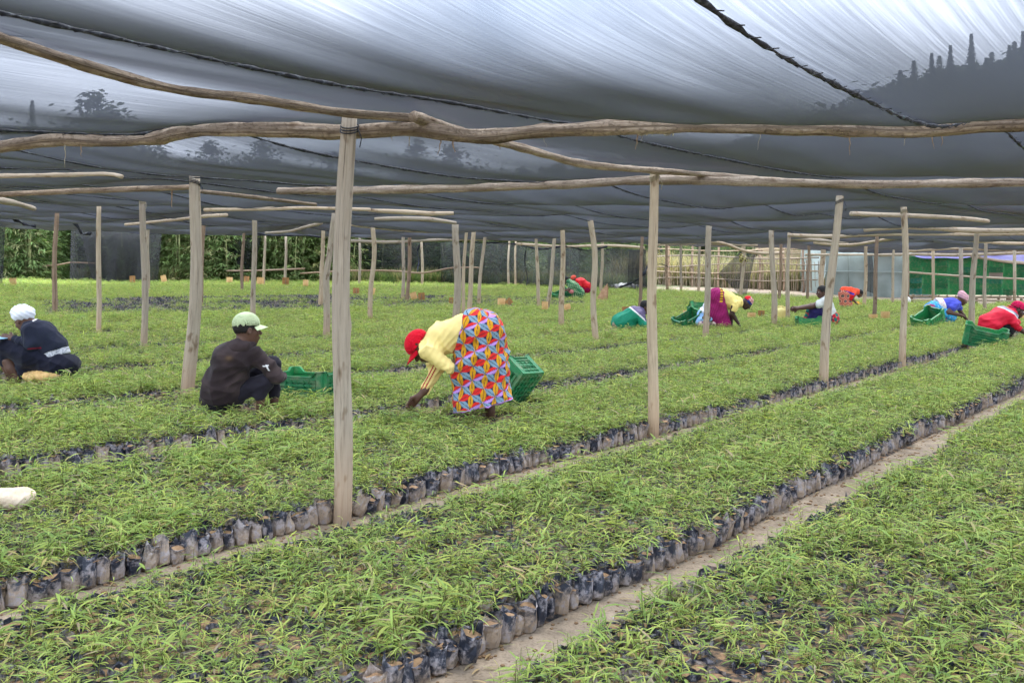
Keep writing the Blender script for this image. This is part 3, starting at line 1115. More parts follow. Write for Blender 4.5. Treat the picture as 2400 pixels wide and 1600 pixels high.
trunk_mb = MB()
trunk_mb.tube([(0, 0, 0), (0.003, 0, .3), (0, 0.002, .7), (0, 0, .93)], [.016, .012, .006, .002], 7)
con_proto = []
for k, slim in enumerate((.115, .17, .3)):
    c = conifer_mesh(k, slim).build('crown', M['conifer'])
    con_proto.append(c)
trunk_proto = trunk_mb.build('trunk', M['trunk'])
TIPS = [(2068, 158, 1), (2099, 136, 1), (2140, 118, 0), (2158, 124, 1), (2183, 100, 0), (2231, 74, 0), (2278, 116, 1), (2318, 100, 0), (2330, 92, 1), (2350, 68, 0), (74, 228, 1), (214, 208, 2), (250, 240, 2), (486, 322, 2), (606, 320, 2), (764, 346, 2), (955, 318, 2), (1040, 330, 2)]
place = ['right edge of the bright net', 'bamboo side', 'middle of the view']
for k, (vx, vy, kind) in enumerate(TIPS):
    d = 66 + (k * 37 % 17)
    x = va(vx, vy, d).x
    zt = va(vx, vy, d).z
    zb = tz(x, d)
    r = empty('conifer_tree', (x, d, zb), k * 1.7)
    H = zt - zb
    for src, nm in ((trunk_proto, 'trunk'), (con_proto[kind], 'crown')):
        o = src if (src.parent is None and src.users_collection and False) else inst(src, r, nm)
        o.scale = (H, H, H)
    side = 'upper corner above the greenhouse' if vx > 1500 else ('bamboo corner' if vx < 350 else 'middle stretch of net')
    rank = [t_[0] for t_ in TIPS if (t_[0] > 1500) == (vx > 1500) and ((t_[0] < 350) == (vx < 350))]
    rank = sorted(rank).index(vx)
    word = ['first', 'second', 'third', 'fourth', 'fifth', 'sixth', 'seventh', 'eighth', 'ninth', 'tenth', 'eleventh', 'twelfth'][rank]
    tag(r, 'blurred conifer tip seen through the %s, %s from its left end' % (side, word), 'tree', 'conifers behind the shade roof')
# the wood behind them reads as one mass
fp, fs, fr, fi = [], [], [], []
for k in range(900):
    vx = RNG.uniform(-500, 2850)
    d = RNG.uniform(82, 150)
    top = np.interp(vx, [-500, 0, 300, 430, 800, 1100, 1300, 1700, 2060, 2352, 2850], [290, 305, 335, 392, 420, 400, 365, 320, 178, 108, 70])
    p = va(vx, top + abs(RNG.normal(0, 1)) * 32, d)
    zb = tz(p.x, d)
    H = max(4.0, p.z - zb)
    fp.append((p.x, d, zb))
    fs.append((H * RNG.uniform(1.0, 1.7),) * 2 + (H,))
    fr.append((0, 0, RNG.uniform(0, 6.3)))
    fi.append(k % 3)
scatter('forest', fp, fs, fr, fi, con_proto, 'dark wooded hillside behind the nursery', 'forest')
for c in list(trunk_proto.users_collection):
    c.objects.unlink(trunk_proto)

# ------------------------------------------------------------------ bamboo grove on the far side
M['culm'] = m_noise('bamboo_culm', [(.3, lin(96, 112, 66)), (.7, lin(160, 158, 110))], 6, 3, rough=.5)


def bamboo(seed, n_leaf, tone):
    rs = random.Random(seed)
    lm = LeafMesh()
    mb = MB()
    culms = []
    for i in range(22):
        a, r0 = rs.uniform(0, 6.28), rs.uniform(0, 1.3)
        lean = rs.uniform(.2, 1.9)
        H = rs.uniform(3.4, 5.2)
        pts = [Vector((math.cos(a) * (r0 + lean * (h ** 2.2)), math.sin(a) * (r0 + lean * (h ** 2.2)) * .6, H * h * (1 - .12 * h))) for h in np.linspace(0, 1, 9)]
        mb.tube(pts, [.035 * (1 - .8 * h) for h in np.linspace(0, 1, 9)], 5)
        culms.append(pts)
    for i in range(n_leaf // 7):
        pts = rs.choice(culms)
        h = 0.02 + .9 * rs.random() ** 1.7
        k = min(7, int(h * 8))
        p = pts[k].lerp(pts[k + 1], h * 8 - k)
        a = rs.uniform(0, 6.28)
        L = rs.uniform(.2, 1.5) * (1.1 - .5 * h)
        tip = p + Vector((math.cos(a) * L, math.sin(a) * L * .8, rs.uniform(-.1, .3)))
        lm.stem(p, tip, .008, (.10, .11, .05))
        yel = rs.random()
        for j in range(7):
            b = tip.lerp(p, rs.uniform(0, .5))
            a2 = a + rs.uniform(-1.2, 1.2)
            g = rs.uniform(.6, 1.35) * tone
            col = (.135 * g, .20 * g, .075 * g) if yel > .15 else (.24 * g, .24 * g, .12 * g)
            lm.leaf(b, (math.cos(a2), math.sin(a2), rs.uniform(-.5, .35)), rs.uniform(.16, .30), rs.uniform(.022, .04), rs.uniform(.3, 1.0), rs, col, 4)
    return mb, lm


bam = []
for k in range(4):
    mb, lm = bamboo(50 + k, 15000, (1.0, .8, 1.15, .9)[k])
    bam.append((mb.build('culms', M['culm'], smooth=True), lm.build('foliage', M['bamboo'])))
bx_extra = [(0, 44.5), (130, 45), (255, 45), (365, 45), (475, 45), (585, 45), (690, 45.5), (795, 47), (905, 49), (1010, 49)]
bw = ['first', 'second', 'third', 'fourth', 'fifth', 'sixth', 'seventh', 'eighth', 'ninth', 'tenth', 'eleventh', 'twelfth', 'thirteenth', 'fourteenth', 'fifteenth', 'sixteenth', 'seventeenth', 'eighteenth', 'nineteenth', 'twentieth', 'twenty-first', 'twenty-second', 'twenty-third', 'twenty-fourth', 'twenty-fifth', 'twenty-sixth', 'twenty-seventh', 'twenty-eighth']
bx_list = [(-80, 41), (60, 40), (200, 43), (310, 42), (420, 42), (530, 41.5), (640, 42), (740, 43), (850, 46), (960, 47), (1060, 46), (1170, 45), (1300, 49), (1420, 52), (1560, 60), (1680, 60), (1800, 62)]
bx_list = sorted(bx_list + bx_extra)
for k, (vx, d) in enumerate(bx_list):
    x = va(vx, 0, d).x
    r = empty('bamboo_clump', (x, d, tz(x, d) - .05), k * 2.3)
    q_ = bam[k % 4]
    if k < 4:
        q_[0].parent = q_[1].parent = r
    else:
        inst(q_[0], r, 'culms')
        inst(q_[1], r, 'foliage')
    s = (1.0 + .12 * (k % 3)) * (1 if vx < 1400 else .75)
    r.scale = (s, s, s)
    tag(r, 'leafy bamboo clump behind the nursery, %s along the grove from the left' % bw[k], 'bamboo', 'bamboo grove along the back')

# weeds at the foot of the grove and fence
def weed_mesh(seed, n, h, c):
    rs = random.Random(seed)
    lm = LeafMesh()
    for i in range(n):
        a = rs.uniform(0, 6.28)
        g = rs.uniform(.6, 1.3)
        lm.leaf((rs.uniform(-.2, .2), rs.uniform(-.2, .2), 0), (math.cos(a) * .35, math.sin(a) * .35, 1), h * rs.uniform(.5, 1.2), .02, rs.uniform(.2, 1.2), rs, tuple(v * g for v in c), 4)
    return lm.build('weed', M['bamboo'])


wsrc = [weed_mesh(1, 40, .5, (.09, .13, .04)), weed_mesh(2, 40, .75, (.16, .15, .075)), weed_mesh(3, 40, .6, (.07, .11, .035)), weed_mesh(4, 34, 1.0, (.24, .21, .13))]
wp, wsz, wr_, wi = [], [], [], []
for k in range(2600):
    vx = RNG.uniform(-120, 1500)
    d = np.interp(vx, [0, 800, 1500], [38.6, 41.5, 42.5]) + abs(RNG.normal(0, 1.6)) + (1.0 if 100 < vx < 350 else 0)
    x = va(vx, 0, d).x
    wp.append((x, d, tz(x, d)))
    s = RNG.uniform(.35, 1.1)
    wsz.append((s, s, s))
    wr_.append((0, 0, RNG.uniform(0, 6.3)))
    wi.append(int(RNG.choice([0, 1, 2, 2])))
for k in range(1500):
    vx = RNG.uniform(1400, 1960)
    d = RNG.uniform(50, 58)
    x = va(vx, 0, d).x
    wp.append((x, d, tz(x, d)))
    s = RNG.uniform(.8, 1.9)
    wsz.append((s, s, s))
    wr_.append((0, 0, RNG.uniform(0, 6.3)))
    wi.append(int(RNG.choice([1, 3, 3])))
scatter('undergrowth', wp, wsz, wr_, wi, wsrc, 'weeds and dry reeds at the foot of the bamboo and fence', 'undergrowth')

# ------------------------------------------------------------------ stick fence behind the field
M['stick'] = m_wood('fence_stick', lin(140, 126, 106), lin(90, 78, 64), lin(164, 150, 130))
fence = empty('stick_fence', (va(1690, 0, 47).x, 47, tz(va(1690, 0, 47).x, 47)))
tag(fence, 'open fence of thin stakes and crooked rails behind the sandy strip', 'fence')


def fl(vx, d=47.0):
    return va(vx, 0, d).x - fence.location.x


for k, (vx, w) in enumerate([(1493, .045), (1536, .06), (1590, .05), (1650, .055), (1705, .05), (1745, .06), (1800, .05), (1845, .06), (1888, .06)]):
    mb = MB()
    mb.tube([(fl(vx) + .02 * math.sin(i + k), 0, -.3 + i * .45) for i in range(7)], w, 7, wob=.1, seed=k)
    mb.build('fence_post', M['darkpost'], fence, smooth=True)
for k, (z, a, b) in enumerate([(.45, 1480, 1900), (.80, 1480, 1905), (1.15, 1490, 1890), (1.5, 1500, 1880), (1.85, 1490, 1895), (2.15, 1500, 1890), (2.45, 1480, 1900)]):
    mb = MB()
    pts = [(fl(v) , -.06, z + .06 * math.sin(i * .8 + k * 2) + (.1 * (i / 9 - .5) * (k % 3 - 1))) for i, v in enumerate(np.linspace(a, b, 10))]
    mb.tube(resample(pts, .4), .028 + .006 * (k % 2), 6, wob=.15, seed=k)
    mb.build('rail', M['stick'], fence, smooth=True)
rs = random.Random(5)
for k in range(74):
    vx = 1484 + k * 5.55 + rs.uniform(-2, 2)
    h = rs.uniform(.75, 1.25) if vx < 1730 else rs.uniform(1.0, 2.1)
    mb = MB()
    lx = rs.uniform(-.08, .08)
    mb.tube([(fl(vx), .05, -.1), (fl(vx) + lx * .6, .05, h * .6), (fl(vx) + lx, .05, h)], rs.uniform(.012, .024), 5)
    mb.build('stake', M['stick'] if k % 3 else M['darkpost'], fence)
# pile of sawn slabs stacked behind the fence
pile = empty('timber_pile', (va(1815, 0, 52).x, 52, tz(va(1815, 0, 52).x, 52)))
tag(pile, 'stack of yellowish sawn boards behind the stick fence', 'timber')
M['sawn'] = m_wood('sawn_board', lin(150, 132, 104), lin(108, 90, 66), lin(172, 156, 128), circ=3)
for k in range(22):
    mb = MB()
    zz = .12 + k * .115
    ln = rs.uniform(2.4, 3.3)
    mb.box((rs.uniform(-.3, .3), rs.uniform(-.1, .1), zz), (ln, .25, .09), Matrix.Rotation(rs.uniform(-.015, .015), 3, 'Y'))
    mb.build('board', M['sawn'], pile)
for k, (vx, d, z) in enumerate([(1818, 51.5, 1.05), (1660 + 155, 51.4, 1.9)]):
    pass
M['redcloth'] = m_plain('red_cloth', lin(176, 50, 52), .9)

# rails tied in front of the bamboo
for k, (pts, lab) in enumerate([([(-60, 618), (0, 614), (60, 612), (130, 609), (160, 603), (228, 605)], 'grey branch rail tied before the bamboo at the far left'),
                                ([(690, 628), (800, 622), (900, 622), (970, 627), (1040, 615), (1100, 615)], 'wavy grey rail before the pale bamboo behind the nearest post'),
                                ([(520, 622), (600, 621), (700, 617)], 'short rail before dark bamboo behind the green cap')]):
    mb = MB()
    mb.tube(resample([va(x, y, 39.6) for x, y in pts], .3), .034, 7, wob=.12, seed=k)
    tag(mb.build('rail_pole', M['darkpost'], smooth=True), lab, 'pole', 'rails along the bamboo')

# ------------------------------------------------------------------ hanging net curtains
def curtain(corners, d, label, amp=.10, nx_=40, ny_=24, rag=.0, seed=0, mat='curtain'):
    """corners: top-left, top-right, bottom-right, bottom-left on the view"""
    tl_, tr_, br_, bl_ = corners
    Vv, uv, f = [], [], []
    for j in range(ny_ + 1):
        b = j / ny_
        for i in range(nx_ + 1):
            a = i / nx_
            x = (tl_[0] * (1 - a) + tr_[0] * a) * (1 - b) + (bl_[0] * (1 - a) + br_[0] * a) * b
            y = (tl_[1] * (1 - a) + tr_[1] * a) * (1 - b) + (bl_[1] * (1 - a) + br_[1] * a) * b
            y += rag * (math.sin(a * 9 + seed) + .6 * math.sin(a * 23 + seed * 2)) * (1 - b) * .5
            dd = d + amp * (math.sin(a * 17 + seed + b * 1.5) + .5 * math.sin(a * 41 + b * 3 + seed)) * (.4 + .6 * b) + .25 * math.sin(b * 2)
            p = va(x, y, dd)
            Vv.append(p)
            uv.append((p.x, p.z))
    for j in range(ny_):
        for i in range(nx_):
            k = j * (nx_ + 1) + i
            f.append((k, k + 1, k + nx_ + 2, k + nx_ + 1))
    o = mesh_obj('net_curtain', Vv, f, M[mat], smooth=True, uv=uv)
    tag(o, label, 'net curtain', 'net curtains hung round the nursery')
    return o


curtain([(163, 523), (372, 532), (362, 655), (160, 656)], 37.6, 'wide dark net curtain hanging before the bamboo at the sandy corner', rag=5, seed=1)
curtain([(180, 520), (345, 528), (330, 655), (215, 655)], 37.9, 'second layer of dark net directly behind the widest curtain', seed=7)
curtain([(-60, 470), (14, 478), (6, 650), (-60, 660)], 30, 'black folded net hanging at the very left border', amp=.05, seed=2, mat='curtain')
curtain([(700, 556), (1012, 556), (1012, 652), (700, 650)], 43.5, 'sheer net curtain in front of pale bamboo beside the nearest post', seed=3)
curtain([(1012, 556), (1206, 560), (1206, 652), (1014, 650)], 41.5, 'dark net curtain behind the back of the bending woman', seed=4, rag=2)
curtain([(1206, 562), (1330, 566), (1330, 655), (1206, 652)], 41.0, 'dark net curtain behind the far crouching pair', seed=5, rag=2)
curtain([(1330, 572), (1480, 572), (1484, 668), (1330, 662)], 40.6, 'sheer net curtain ending beside the stick fence', seed=6, rag=2)
curtain([(1445, 575), (1484, 573), (1486, 668), (1440, 668)], 40.3, 'doubled dark edge of the sheer net by the fence', amp=.05, seed=8)
curtain([(1700, 578), (1736, 578), (1712, 690), (1650, 628)], 38.0, 'torn triangular net scrap hanging by the slanted far post', amp=.04, seed=9, nx_=14, ny_=14)
curtain([(1990, 583), (2003, 583), (2012, 676), (1990, 668)], 43.5, 'narrow ragged dark net strip hanging before the greenhouse', amp=.06, seed=10, nx_=14, ny_=14)
curtain([(520, 545), (600, 547), (575, 655), (530, 655)], 40.5, 'dim net curtain behind the cap of the man in brown', seed=11, nx_=16)

# bunched, twisted pieces of net
for k, (pts, w, d, lab) in enumerate([
    ([(1500, 572), (1490, 600), (1480, 628), (1455, 648), (1422, 660)], .085, 37.5, 'rope of bunched black net swooping down beside the front row post'),
    ([(1534, 612), (1515, 606), (1498, 616), (1482, 636)], .05, 38, 'arched black net rope tied to a far fence post'),
    ([(142, 480), (160, 497), (178, 520), (190, 538), (205, 536)], .10, 27.5, 'black twisted fold of net hanging off the torn roof edge'),
    ([(0, 489), (30, 500), (55, 515), (80, 520)], .12, 27, 'bunched black net at the left roof corner'),
    ([(1210, 560), (1205, 600), (1212, 640), (1208, 656)], .045, 40.2, 'black strands of net hanging left of the green-wrapped person'),
    ([(965, 560), (958, 580), (962, 600), (955, 640)], .05, 42.5, 'black net strand snagged before the pale bamboo'),
    ([(1395, 566), (1350, 575), (1300, 566), (1240, 572), (1180, 560), (1090, 556)], .09, 36.8, 'loose rolled edge of the roof net above the crouching pair'),
    ([(495, 538), (560, 532), (620, 541), (700, 541), (760, 548)], .09, 35.5, 'loose rolled edge of the roof net before the dark bamboo'),
    ([(1765, 540), (1785, 533), (1812, 531), (1830, 527)], .07, 28, 'short black net roll caught under the roof near the grey post'),
]):
    p3 = resample([va(x, y, d + .3 * math.sin(i * 2 + k)) for i, (x, y) in enumerate(pts)], .12)
    mb = MB()
    mb.tube(p3, [w * .55 * (.7 + .3 * math.sin(i * .9 + k) + .3 * math.sin(i * 2.3)) for i in range(len(p3))], 9, wob=.6, seed=k, flat=.7)
    o = mb.build('rolled_net', M['bunch'], smooth=True)
    tag(o, lab, 'net roll', 'bunched pieces of shade net')

# ------------------------------------------------------------------ greenhouse
M['film'] = m_noise('greenhouse_film', [(.3, lin(118, 130, 122)), (.6, lin(140, 150, 142)), (.8, lin(126, 136, 126))], .8, 4, rough=.45, spec=.4, bs=.35, bd=.06)
M['metal'] = m_plain('grey_tube', lin(150, 152, 150), .5, .4)
gd = 46.0
gL, gR = va(1896, 0, gd).x, va(2092, 0, gd).x
gz = tz((gL + gR) / 2, gd)
gh = empty('greenhouse', ((gL + gR) / 2, gd, gz))
tag(gh, 'white plastic greenhouse tunnel standing on the sand beside the crates', 'greenhouse')
hw = (gR - gL) / 2 + 1.2
def sheet(name, fn, nu, nv, mat, parent):
    v = [fn(i / nu, j / nv) for j in range(nv + 1) for i in range(nu + 1)]
    f = [(j * (nu + 1) + i, j * (nu + 1) + i + 1, (j + 1) * (nu + 1) + i + 1, (j + 1) * (nu + 1) + i) for j in range(nv) for i in range(nu)]
    return mesh_obj(name, v, f, mat, parent, True, [(p[0], p[2]) for p in v])
sheet('wall_sheet', lambda a, b: (-hw + 1.2 + a * (2 * hw - 1.2), .05 * math.sin(a * 40) * (1 - b) + .03 * math.sin(a * 17 + b * 6), -.1 + b * 2.0), 70, 10, M['film'], gh)
sheet('roof_sheet', lambda a, b: (-hw + 1.2 + .35 * b + a * (2 * hw - 1.2), 3.0 * (1 - math.cos(b * math.pi / 2)), 1.9 + 1.7 * math.sin(b * math.pi / 2)), 40, 14, M['film'], gh)
sheet('end_sheet', lambda a, b: (-hw + 1.2 - .35 * (1 - b) * (1 - a) + .3 * b - .004, a * 4.5, -.1 + b * (2.0 + 1.6 * min(1, a * 1.2))), 14, 10, M['film'], gh)
for k in range(6):
    mb = MB()
    x = -hw + 1.25 + k * (2 * hw - 1.3) / 5
    mb.tube([(x, -.06, -.2), (x, -.06, 1.9)] + [(x, 3.0 * (1 - math.cos(b * math.pi / 2)) - .05, 1.92 + 1.7 * math.sin(b * math.pi / 2)) for b in np.linspace(.1, 1, 8)], .02, 6)
    mb.build('hoop', M['film'], gh, smooth=True)
mb = MB()
mb.tube([(-hw + 1.1, -.09, 1.15), (hw, -.09, 1.1)], .03, 6)
mb.build('side_rail', M['film'], gh)

# ------------------------------------------------------------------ crates
def crate_mat(name, c):
    m, t, o = newmat(name)
    v = coords(t, 'Object')
    oi = t.nodes.new('ShaderNodeObjectInfo')
    ad = nd(t, 'ShaderNodeVectorMath', _operation='MULTIPLY_ADD')
    t.links.new(oi.outputs['Random'], ad.inputs[0])
    ad.inputs[1].default_value = (9, 5, 3)
    t.links.new(v, ad.inputs[2])
    n = nd(t, 'ShaderNodeTexNoise', Scale=9, Detail=6, Roughness=.65)
    t.links.new(ad.outputs[0], n.inputs['Vector'])
    col = ramp(t, oi.outputs['Random'], [(0, tuple(a * .6 for a in c)), (.3, c), (.6, (c[0] * 2.0, c[1] * 1.35, c[2] * 1.1)), (.85, (c[0] * 1.2, c[1] * .9, c[2] * .8)), (1, (c[0] * .7, c[1] * 1.0, c[2] * 2.2))]).outputs['Color']
    dust = ramp(t, n.outputs['Fac'], [(.48, (0, 0, 0)), (.72, (.55, .55, .55))]).outputs['Color']
    cc = mixc(t, dust, col, lin(150, 140, 112))
    bsdf(t, o, cc, .45, bump(t, n.outputs['Fac'], .15, .004), .4)
    return m


M['crate'] = crate_mat('green_crate_plastic', (.011, .195, .066))
M['cratepink'] = crate_mat('faded_crate_plastic', (.42, .33, .28))
CL, CW, CH = .54, .36, .29


def crate_parts():
    out = {}
    def wall(L, dip):
        mb = MB()
        T_ = .008
        # inset skin with a window of slots, thick corners, two belts and ribs
        belt = [(CH - .012, .024), (CH - .075, .012), (.012, .022), (CH * .42, .008), (CH * .2, .008)]
        for z, h in belt[1:]:
            mb.box((0, -.006, z), (L, .020, h))
        mb.box((0, .016, (CH - .075) / 2), (L - .02, .005, CH - .085))
        n = int(L / .062)
        for i in range(n + 1):
            x = -L / 2 + .012 + i * (L - .024) / n
            mb.box((x, .003, (CH - .07) / 2), (.007, .024, CH - .075))
        for sx in (-1, 1):               # solid corner shields
            mb.box((sx * (L / 2 - .027), -.009, CH / 2 - .006), (.066, .012, CH - .02))
        # slats
        for i in range(5):
            mb.box((0, .0055, .042 + i * .0375), (L - .10, .0175, .0215))
        # top lip with the hand dip
        xs = np.linspace(-L / 2, L / 2, 25)
        for a, b in zip(xs[:-1], xs[1:]):
            def zt(x):
                q_ = abs(x) / (L / 2)
                s_ = min(1, max(0, (q_ - .55) / .22))
                return CH - dip * (1 - s_ * s_ * (3 - 2 * s_))
            za, zb = zt(a), zt(b)
            lo = CH - .075
            mb.add([(a, -.002, lo), (b, -.002, lo), (b, -.002, zb), (a, -.002, za), (a, .004, lo), (b, .004, lo), (b, .004, zb), (a, .004, za)], [(0, 1, 2, 3), (5, 4, 7, 6), (3, 2, 6, 7)])
            mb.add([(a, -.022, za - .010), (b, -.022, zb - .010), (b, .006, zb - .010), (a, .006, za - .010), (a, -.022, za), (b, -.022, zb), (b, .006, zb), (a, .006, za)], [(0, 3, 2, 1), (4, 5, 6, 7), (0, 1, 5, 4), (2, 3, 7, 6)])
        return mb
    out['side_panel'] = wall(CL, .05)
    out['end_panel'] = wall(CW, .035)
    mb = MB()
    mb.box((0, 0, .004), (CL - .01, CW - .01, .005))
    for i in range(8):
        mb.box((-CL / 2 + .03 + i * (CL - .06) / 7, 0, -.004), (.012, CW - .02, .013))
    for i in range(6):
        mb.box((0, -CW / 2 + .03 + i * (CW - .06) / 5, -.0035), (CL - .02, .012, .012))
    out['base'] = mb
    return out


CP = {k: v.build(k, M['crate']) for k, v in crate_parts().items()}
for o in CP.values():
    for c in list(o.users_collection):
        c.objects.unlink(o)


def crate(loc, rot, label, group, mat=None, scale=1.0, fill=False):
    r = empty('plastic_crate', loc)
    r.rotation_mode = 'XYZ'
    r.rotation_euler = rot
    r.scale = (scale,) * 3
    for nm, off, rz in (('side_panel', (0, -CW / 2, 0), 0), ('side_panel', (0, CW / 2, 0), math.pi), ('end_panel', (CL / 2, 0, 0), math.pi / 2), ('end_panel', (-CL / 2, 0, 0), -math.pi / 2), ('base', (0, 0, 0), 0)):
        c = CP[nm].copy()
        COL.objects.link(c)
        c.name = nm
        c.parent = r
        c.location = off
        c.rotation_euler = (0, 0, rz)
        if mat:
            c.data = CP[nm + mat]
    tag(r, label, 'crate', group)
    return r


for nm in list(CP):
    me = CP[nm].data.copy()
    me.materials.clear()
    me.materials.append(M['cratepink'])
    CP[nm + '_pink'] = me

# the wall of stacked crates on its rack
rack = empty('crate_rack', (0, 0, 0))
p0, p1 = va(2088, 0, 39.2), va(2500, 0, 36.6)
zl = tz(p0.x, p0.y)
dirv = (p1 - p0)
dirv.z = 0
seg = dirv.length
dirv.normalize()
ang = math.atan2(dirv.y, dirv.x)
nrm = Vector((-dirv.y, dirv.x, 0))
rack.location = (p0.x, p0.y, zl)
rack.rotation_euler = (0, 0, ang)
tag(rack, 'low rack of poles on short legs under the stacked crates', 'rack')
for k, (y, z) in enumerate([(-.1, .27), (.25, .27), (-.14, .14)]):
    mb = MB()
    mb.tube(resample([(-.3 + i * seg / 6, y, z + .02 * math.sin(i * 2 + k)) for i in range(8)], .4), .035, 7, wob=.1, seed=k)
    mb.build('rail', M['rail'], rack, smooth=True)
for k in range(9):
    mb = MB()
    mb.tube([(.1 + k * seg / 8, 0, -.2), (.1 + k * seg / 8, 0, .24)], .05, 7, wob=.1, seed=k)
    mb.build('leg', M['darkpost'], rack, smooth=True)
for k in range(20):
    mb = MB()
    mb.tube([(.15 + k * seg / 20, -.3, .325), (.15 + k * seg / 20, .4, .325)], .03, 6, seed=k)
    mb.build('slat', M['rail'], rack, smooth=True)
ncol, nrow = 13, 7
cwid = seg / ncol
rs = random.Random(3)
roww = ['bottom', 'second', 'third', 'fourth', 'fifth', 'sixth', 'seventh', 'top']
for c in range(ncol):
    for r_ in range(nrow):
        q_ = p0 + dirv * (cwid * (c + .5))
        z = zl + .37 + r_ * .212
        top = .0
        pos = Vector((q_.x, q_.y, z)) + nrm * rs.uniform(-.03, .04)
        pink = (c == 6 and r_ == 3)
        crate(pos, (math.pi if (c + r_) % 2 and False else 0, 0, ang + rs.uniform(-.04, .04)),
              ('faded beige crate among the green ones in the stacked wall' if pink else 'green crate in the stacked wall, %s row up, %s column from the greenhouse' % (roww[r_], bw[c])), 'crates stacked by the greenhouse', '_pink' if pink else None, .985 * cwid / CL)
# rail in front, holding the stack
mb = MB()
mb.tube(resample([va(2075, 624, 38.0), va(2150, 630, 37.5), va(2260, 637, 36.5), va(2440, 644, 35.2)], .4), .04, 7, wob=.1)
tag(mb.build('rail_pole', M['rail'], smooth=True), 'waist-high rail pole running across the stacked green crates', 'pole')
for k, (vx, vt) in enumerate([(2085, 582), (2143, 580), (2207, 578), (2330, 580)]):
    b = vh(vx, 700 + k)
    b = va(vx, 700, 37.3 - k * .5)
    b.z = tz(b.x, b.y)
    mb = MB()
    mb.tube([(0, 0, -.1), (.01, 0, .8), (0, 0, 2.15)], .055 if k != 2 else .075, 9, wob=.08, seed=k)
    tag(mb.build('wooden_post', M['post'] if k != 0 else M['darkpost'], smooth=True, loc=b), ['dark post at the greenhouse end of the crate wall', 'pale post before the second crate column', 'yellow-brown forked post above the pink beanie', 'pale post before the crates near the picture edge'][k], 'post', 'posts holding up the shade roof')
# tarpaulin over the stack
M['tarp'] = m_noise('lilac_tarpaulin', [(.3, lin(150, 146, 214)), (.55, lin(176, 172, 232)), (.8, lin(206, 204, 244))], 1.5, 5, rough=.45, spec=.4, bs=.4, bd=.05)


def tarp_fn(a, b):
    q_ = p0 + dirv * (seg * (a * 1.03 + .04))
    dropz = .05 + .55 * a ** 1.6 + .06 * math.sin(a * 13) + .03 * math.sin(a * 31)
    if b > .75:                          # unseen back fall, added behind the stack to darken gaps between crates
        return tuple(Vector((q_.x, q_.y, zl + .37 + nrow * .212 + .06 - (b - .75) * 4 * 1.5)) + nrm * (.30 + .04 * math.sin(a * 23)))
    if b < .5:
        return tuple(Vector((q_.x, q_.y, zl + .37 + nrow * .212 + .03 - dropz * (1 - b * 2))) - nrm * (.24 + .03 * math.sin(a * 25) + .05 * (1 - 2 * b)))
    return tuple(Vector((q_.x, q_.y, zl + .37 + nrow * .212 + .03 + .12 * (b - .5) + .02 * math.sin(a * 17 + b * 8))) + nrm * ((b - .5) * 1.2 - .24))


tp = sheet('tarpaulin', tarp_fn, 60, 16, M['tarp'], None)
tag(tp, 'lilac plastic tarpaulin draped over the top of the crate wall', 'tarpaulin')

# ------------------------------------------------------------------ seedlings in their bags
def seedling(seed, big=1.0):
    rs = random.Random(seed)
    lm = LeafMesh()
    for st in range(rs.randint(2, 4)):
        a = rs.uniform(0, 6.28)
        H = rs.uniform(.035, .10) * big
        lean = rs.uniform(.0, .05)
        tip = Vector((math.cos(a) * lean, math.sin(a) * lean, H))
        base = Vector((rs.uniform(-.012, .012), rs.uniform(-.012, .012), -.01))
        lm.stem(base, tip, .0016, (.16, .17, .06))
        nl = rs.randint(4, 7)
        for j in range(nl):
            f = .35 + .65 * (j + 1) / nl
            p = base.lerp(tip, f)
            a2 = a + j * 2.4 + rs.uniform(-.6, .6)
            g = rs.uniform(.75, 1.2)
            y_ = rs.random()
            if y_ < .07:
                c = (.40, .36, .16)                 # yellowed leaf
            elif y_ < .11:
                c = (.42, .34, .24)                 # dry leaf
            elif y_ < .5:
                c = (.36 * g, .44 * g, .125 * g)
            else:
                c = (.27 * g, .385 * g, .11 * g)
            L = rs.uniform(.04, .084) * big
            lm.leaf(p, (math.cos(a2), math.sin(a2), rs.uniform(-.1, .55)), L, L * rs.uniform(.075, .118), rs.uniform(.25, 1.1), rs, c, 4)
    return lm


def bag_mesh(seed):
    """crumpled polythene sleeve with an uneven lip: returns verts, faces"""
    rs = random.Random(seed)
    n, v, f = 12, [], []
    prof = [(.0, .027), (.007, .033), (.035, .036), (.065, .0345), (.09, .036)]
    ph = [rs.uniform(0, 6.3) for _ in range(5)]
    for (z, r) in prof:
        for k in range(n):
            a = 2 * math.pi * k / n
            rr = r * (1 + .12 * math.sin(2 * a + ph[0]) + .09 * math.sin(5 * a + ph[1] + z * 50) + rs.uniform(-.07, .07))
            v.append([rr * math.cos(a), rr * math.sin(a), z + (rs.uniform(-.006, .006) if z > .01 else 0)])
    for k in range(n):                                   # lip: some points fold up into ears
        a = 2 * math.pi * k / n
        ear = max(0, math.sin(2 * a + ph[2])) ** 2 * rs.uniform(.004, .034)
        rr = .037 * (1 + .10 * math.sin(2 * a + ph[0]) + rs.uniform(-.06, .08))
        v.append([rr * math.cos(a), rr * math.sin(a), .098 + ear + rs.uniform(-.008, .006)])
    for j in range(len(prof)):
        for k in range(n):
            k2 = (k + 1) % n
            f.append((j * n + k, j * n + k2, (j + 1) * n + k2, (j + 1) * n + k))
    return v, f


def soil_mesh(seed):
    rs = random.Random(seed)
    n, v, f = 10, [], []
    for j, r in enumerate((.0355, .022)):
        for k in range(n):
            a = 2 * math.pi * k / n
            v.append((r * math.cos(a), r * math.sin(a), .082 + (.006 if j else 0) + rs.uniform(-.004, .006)))
    v.append((0, 0, .089 + rs.uniform(-.004, .006)))
    for k in range(n):
        k2 = (k + 1) % n
        f += [(k, k2, n + k2, n + k), (n + k, n + k2, 2 * n)]
    return v, f


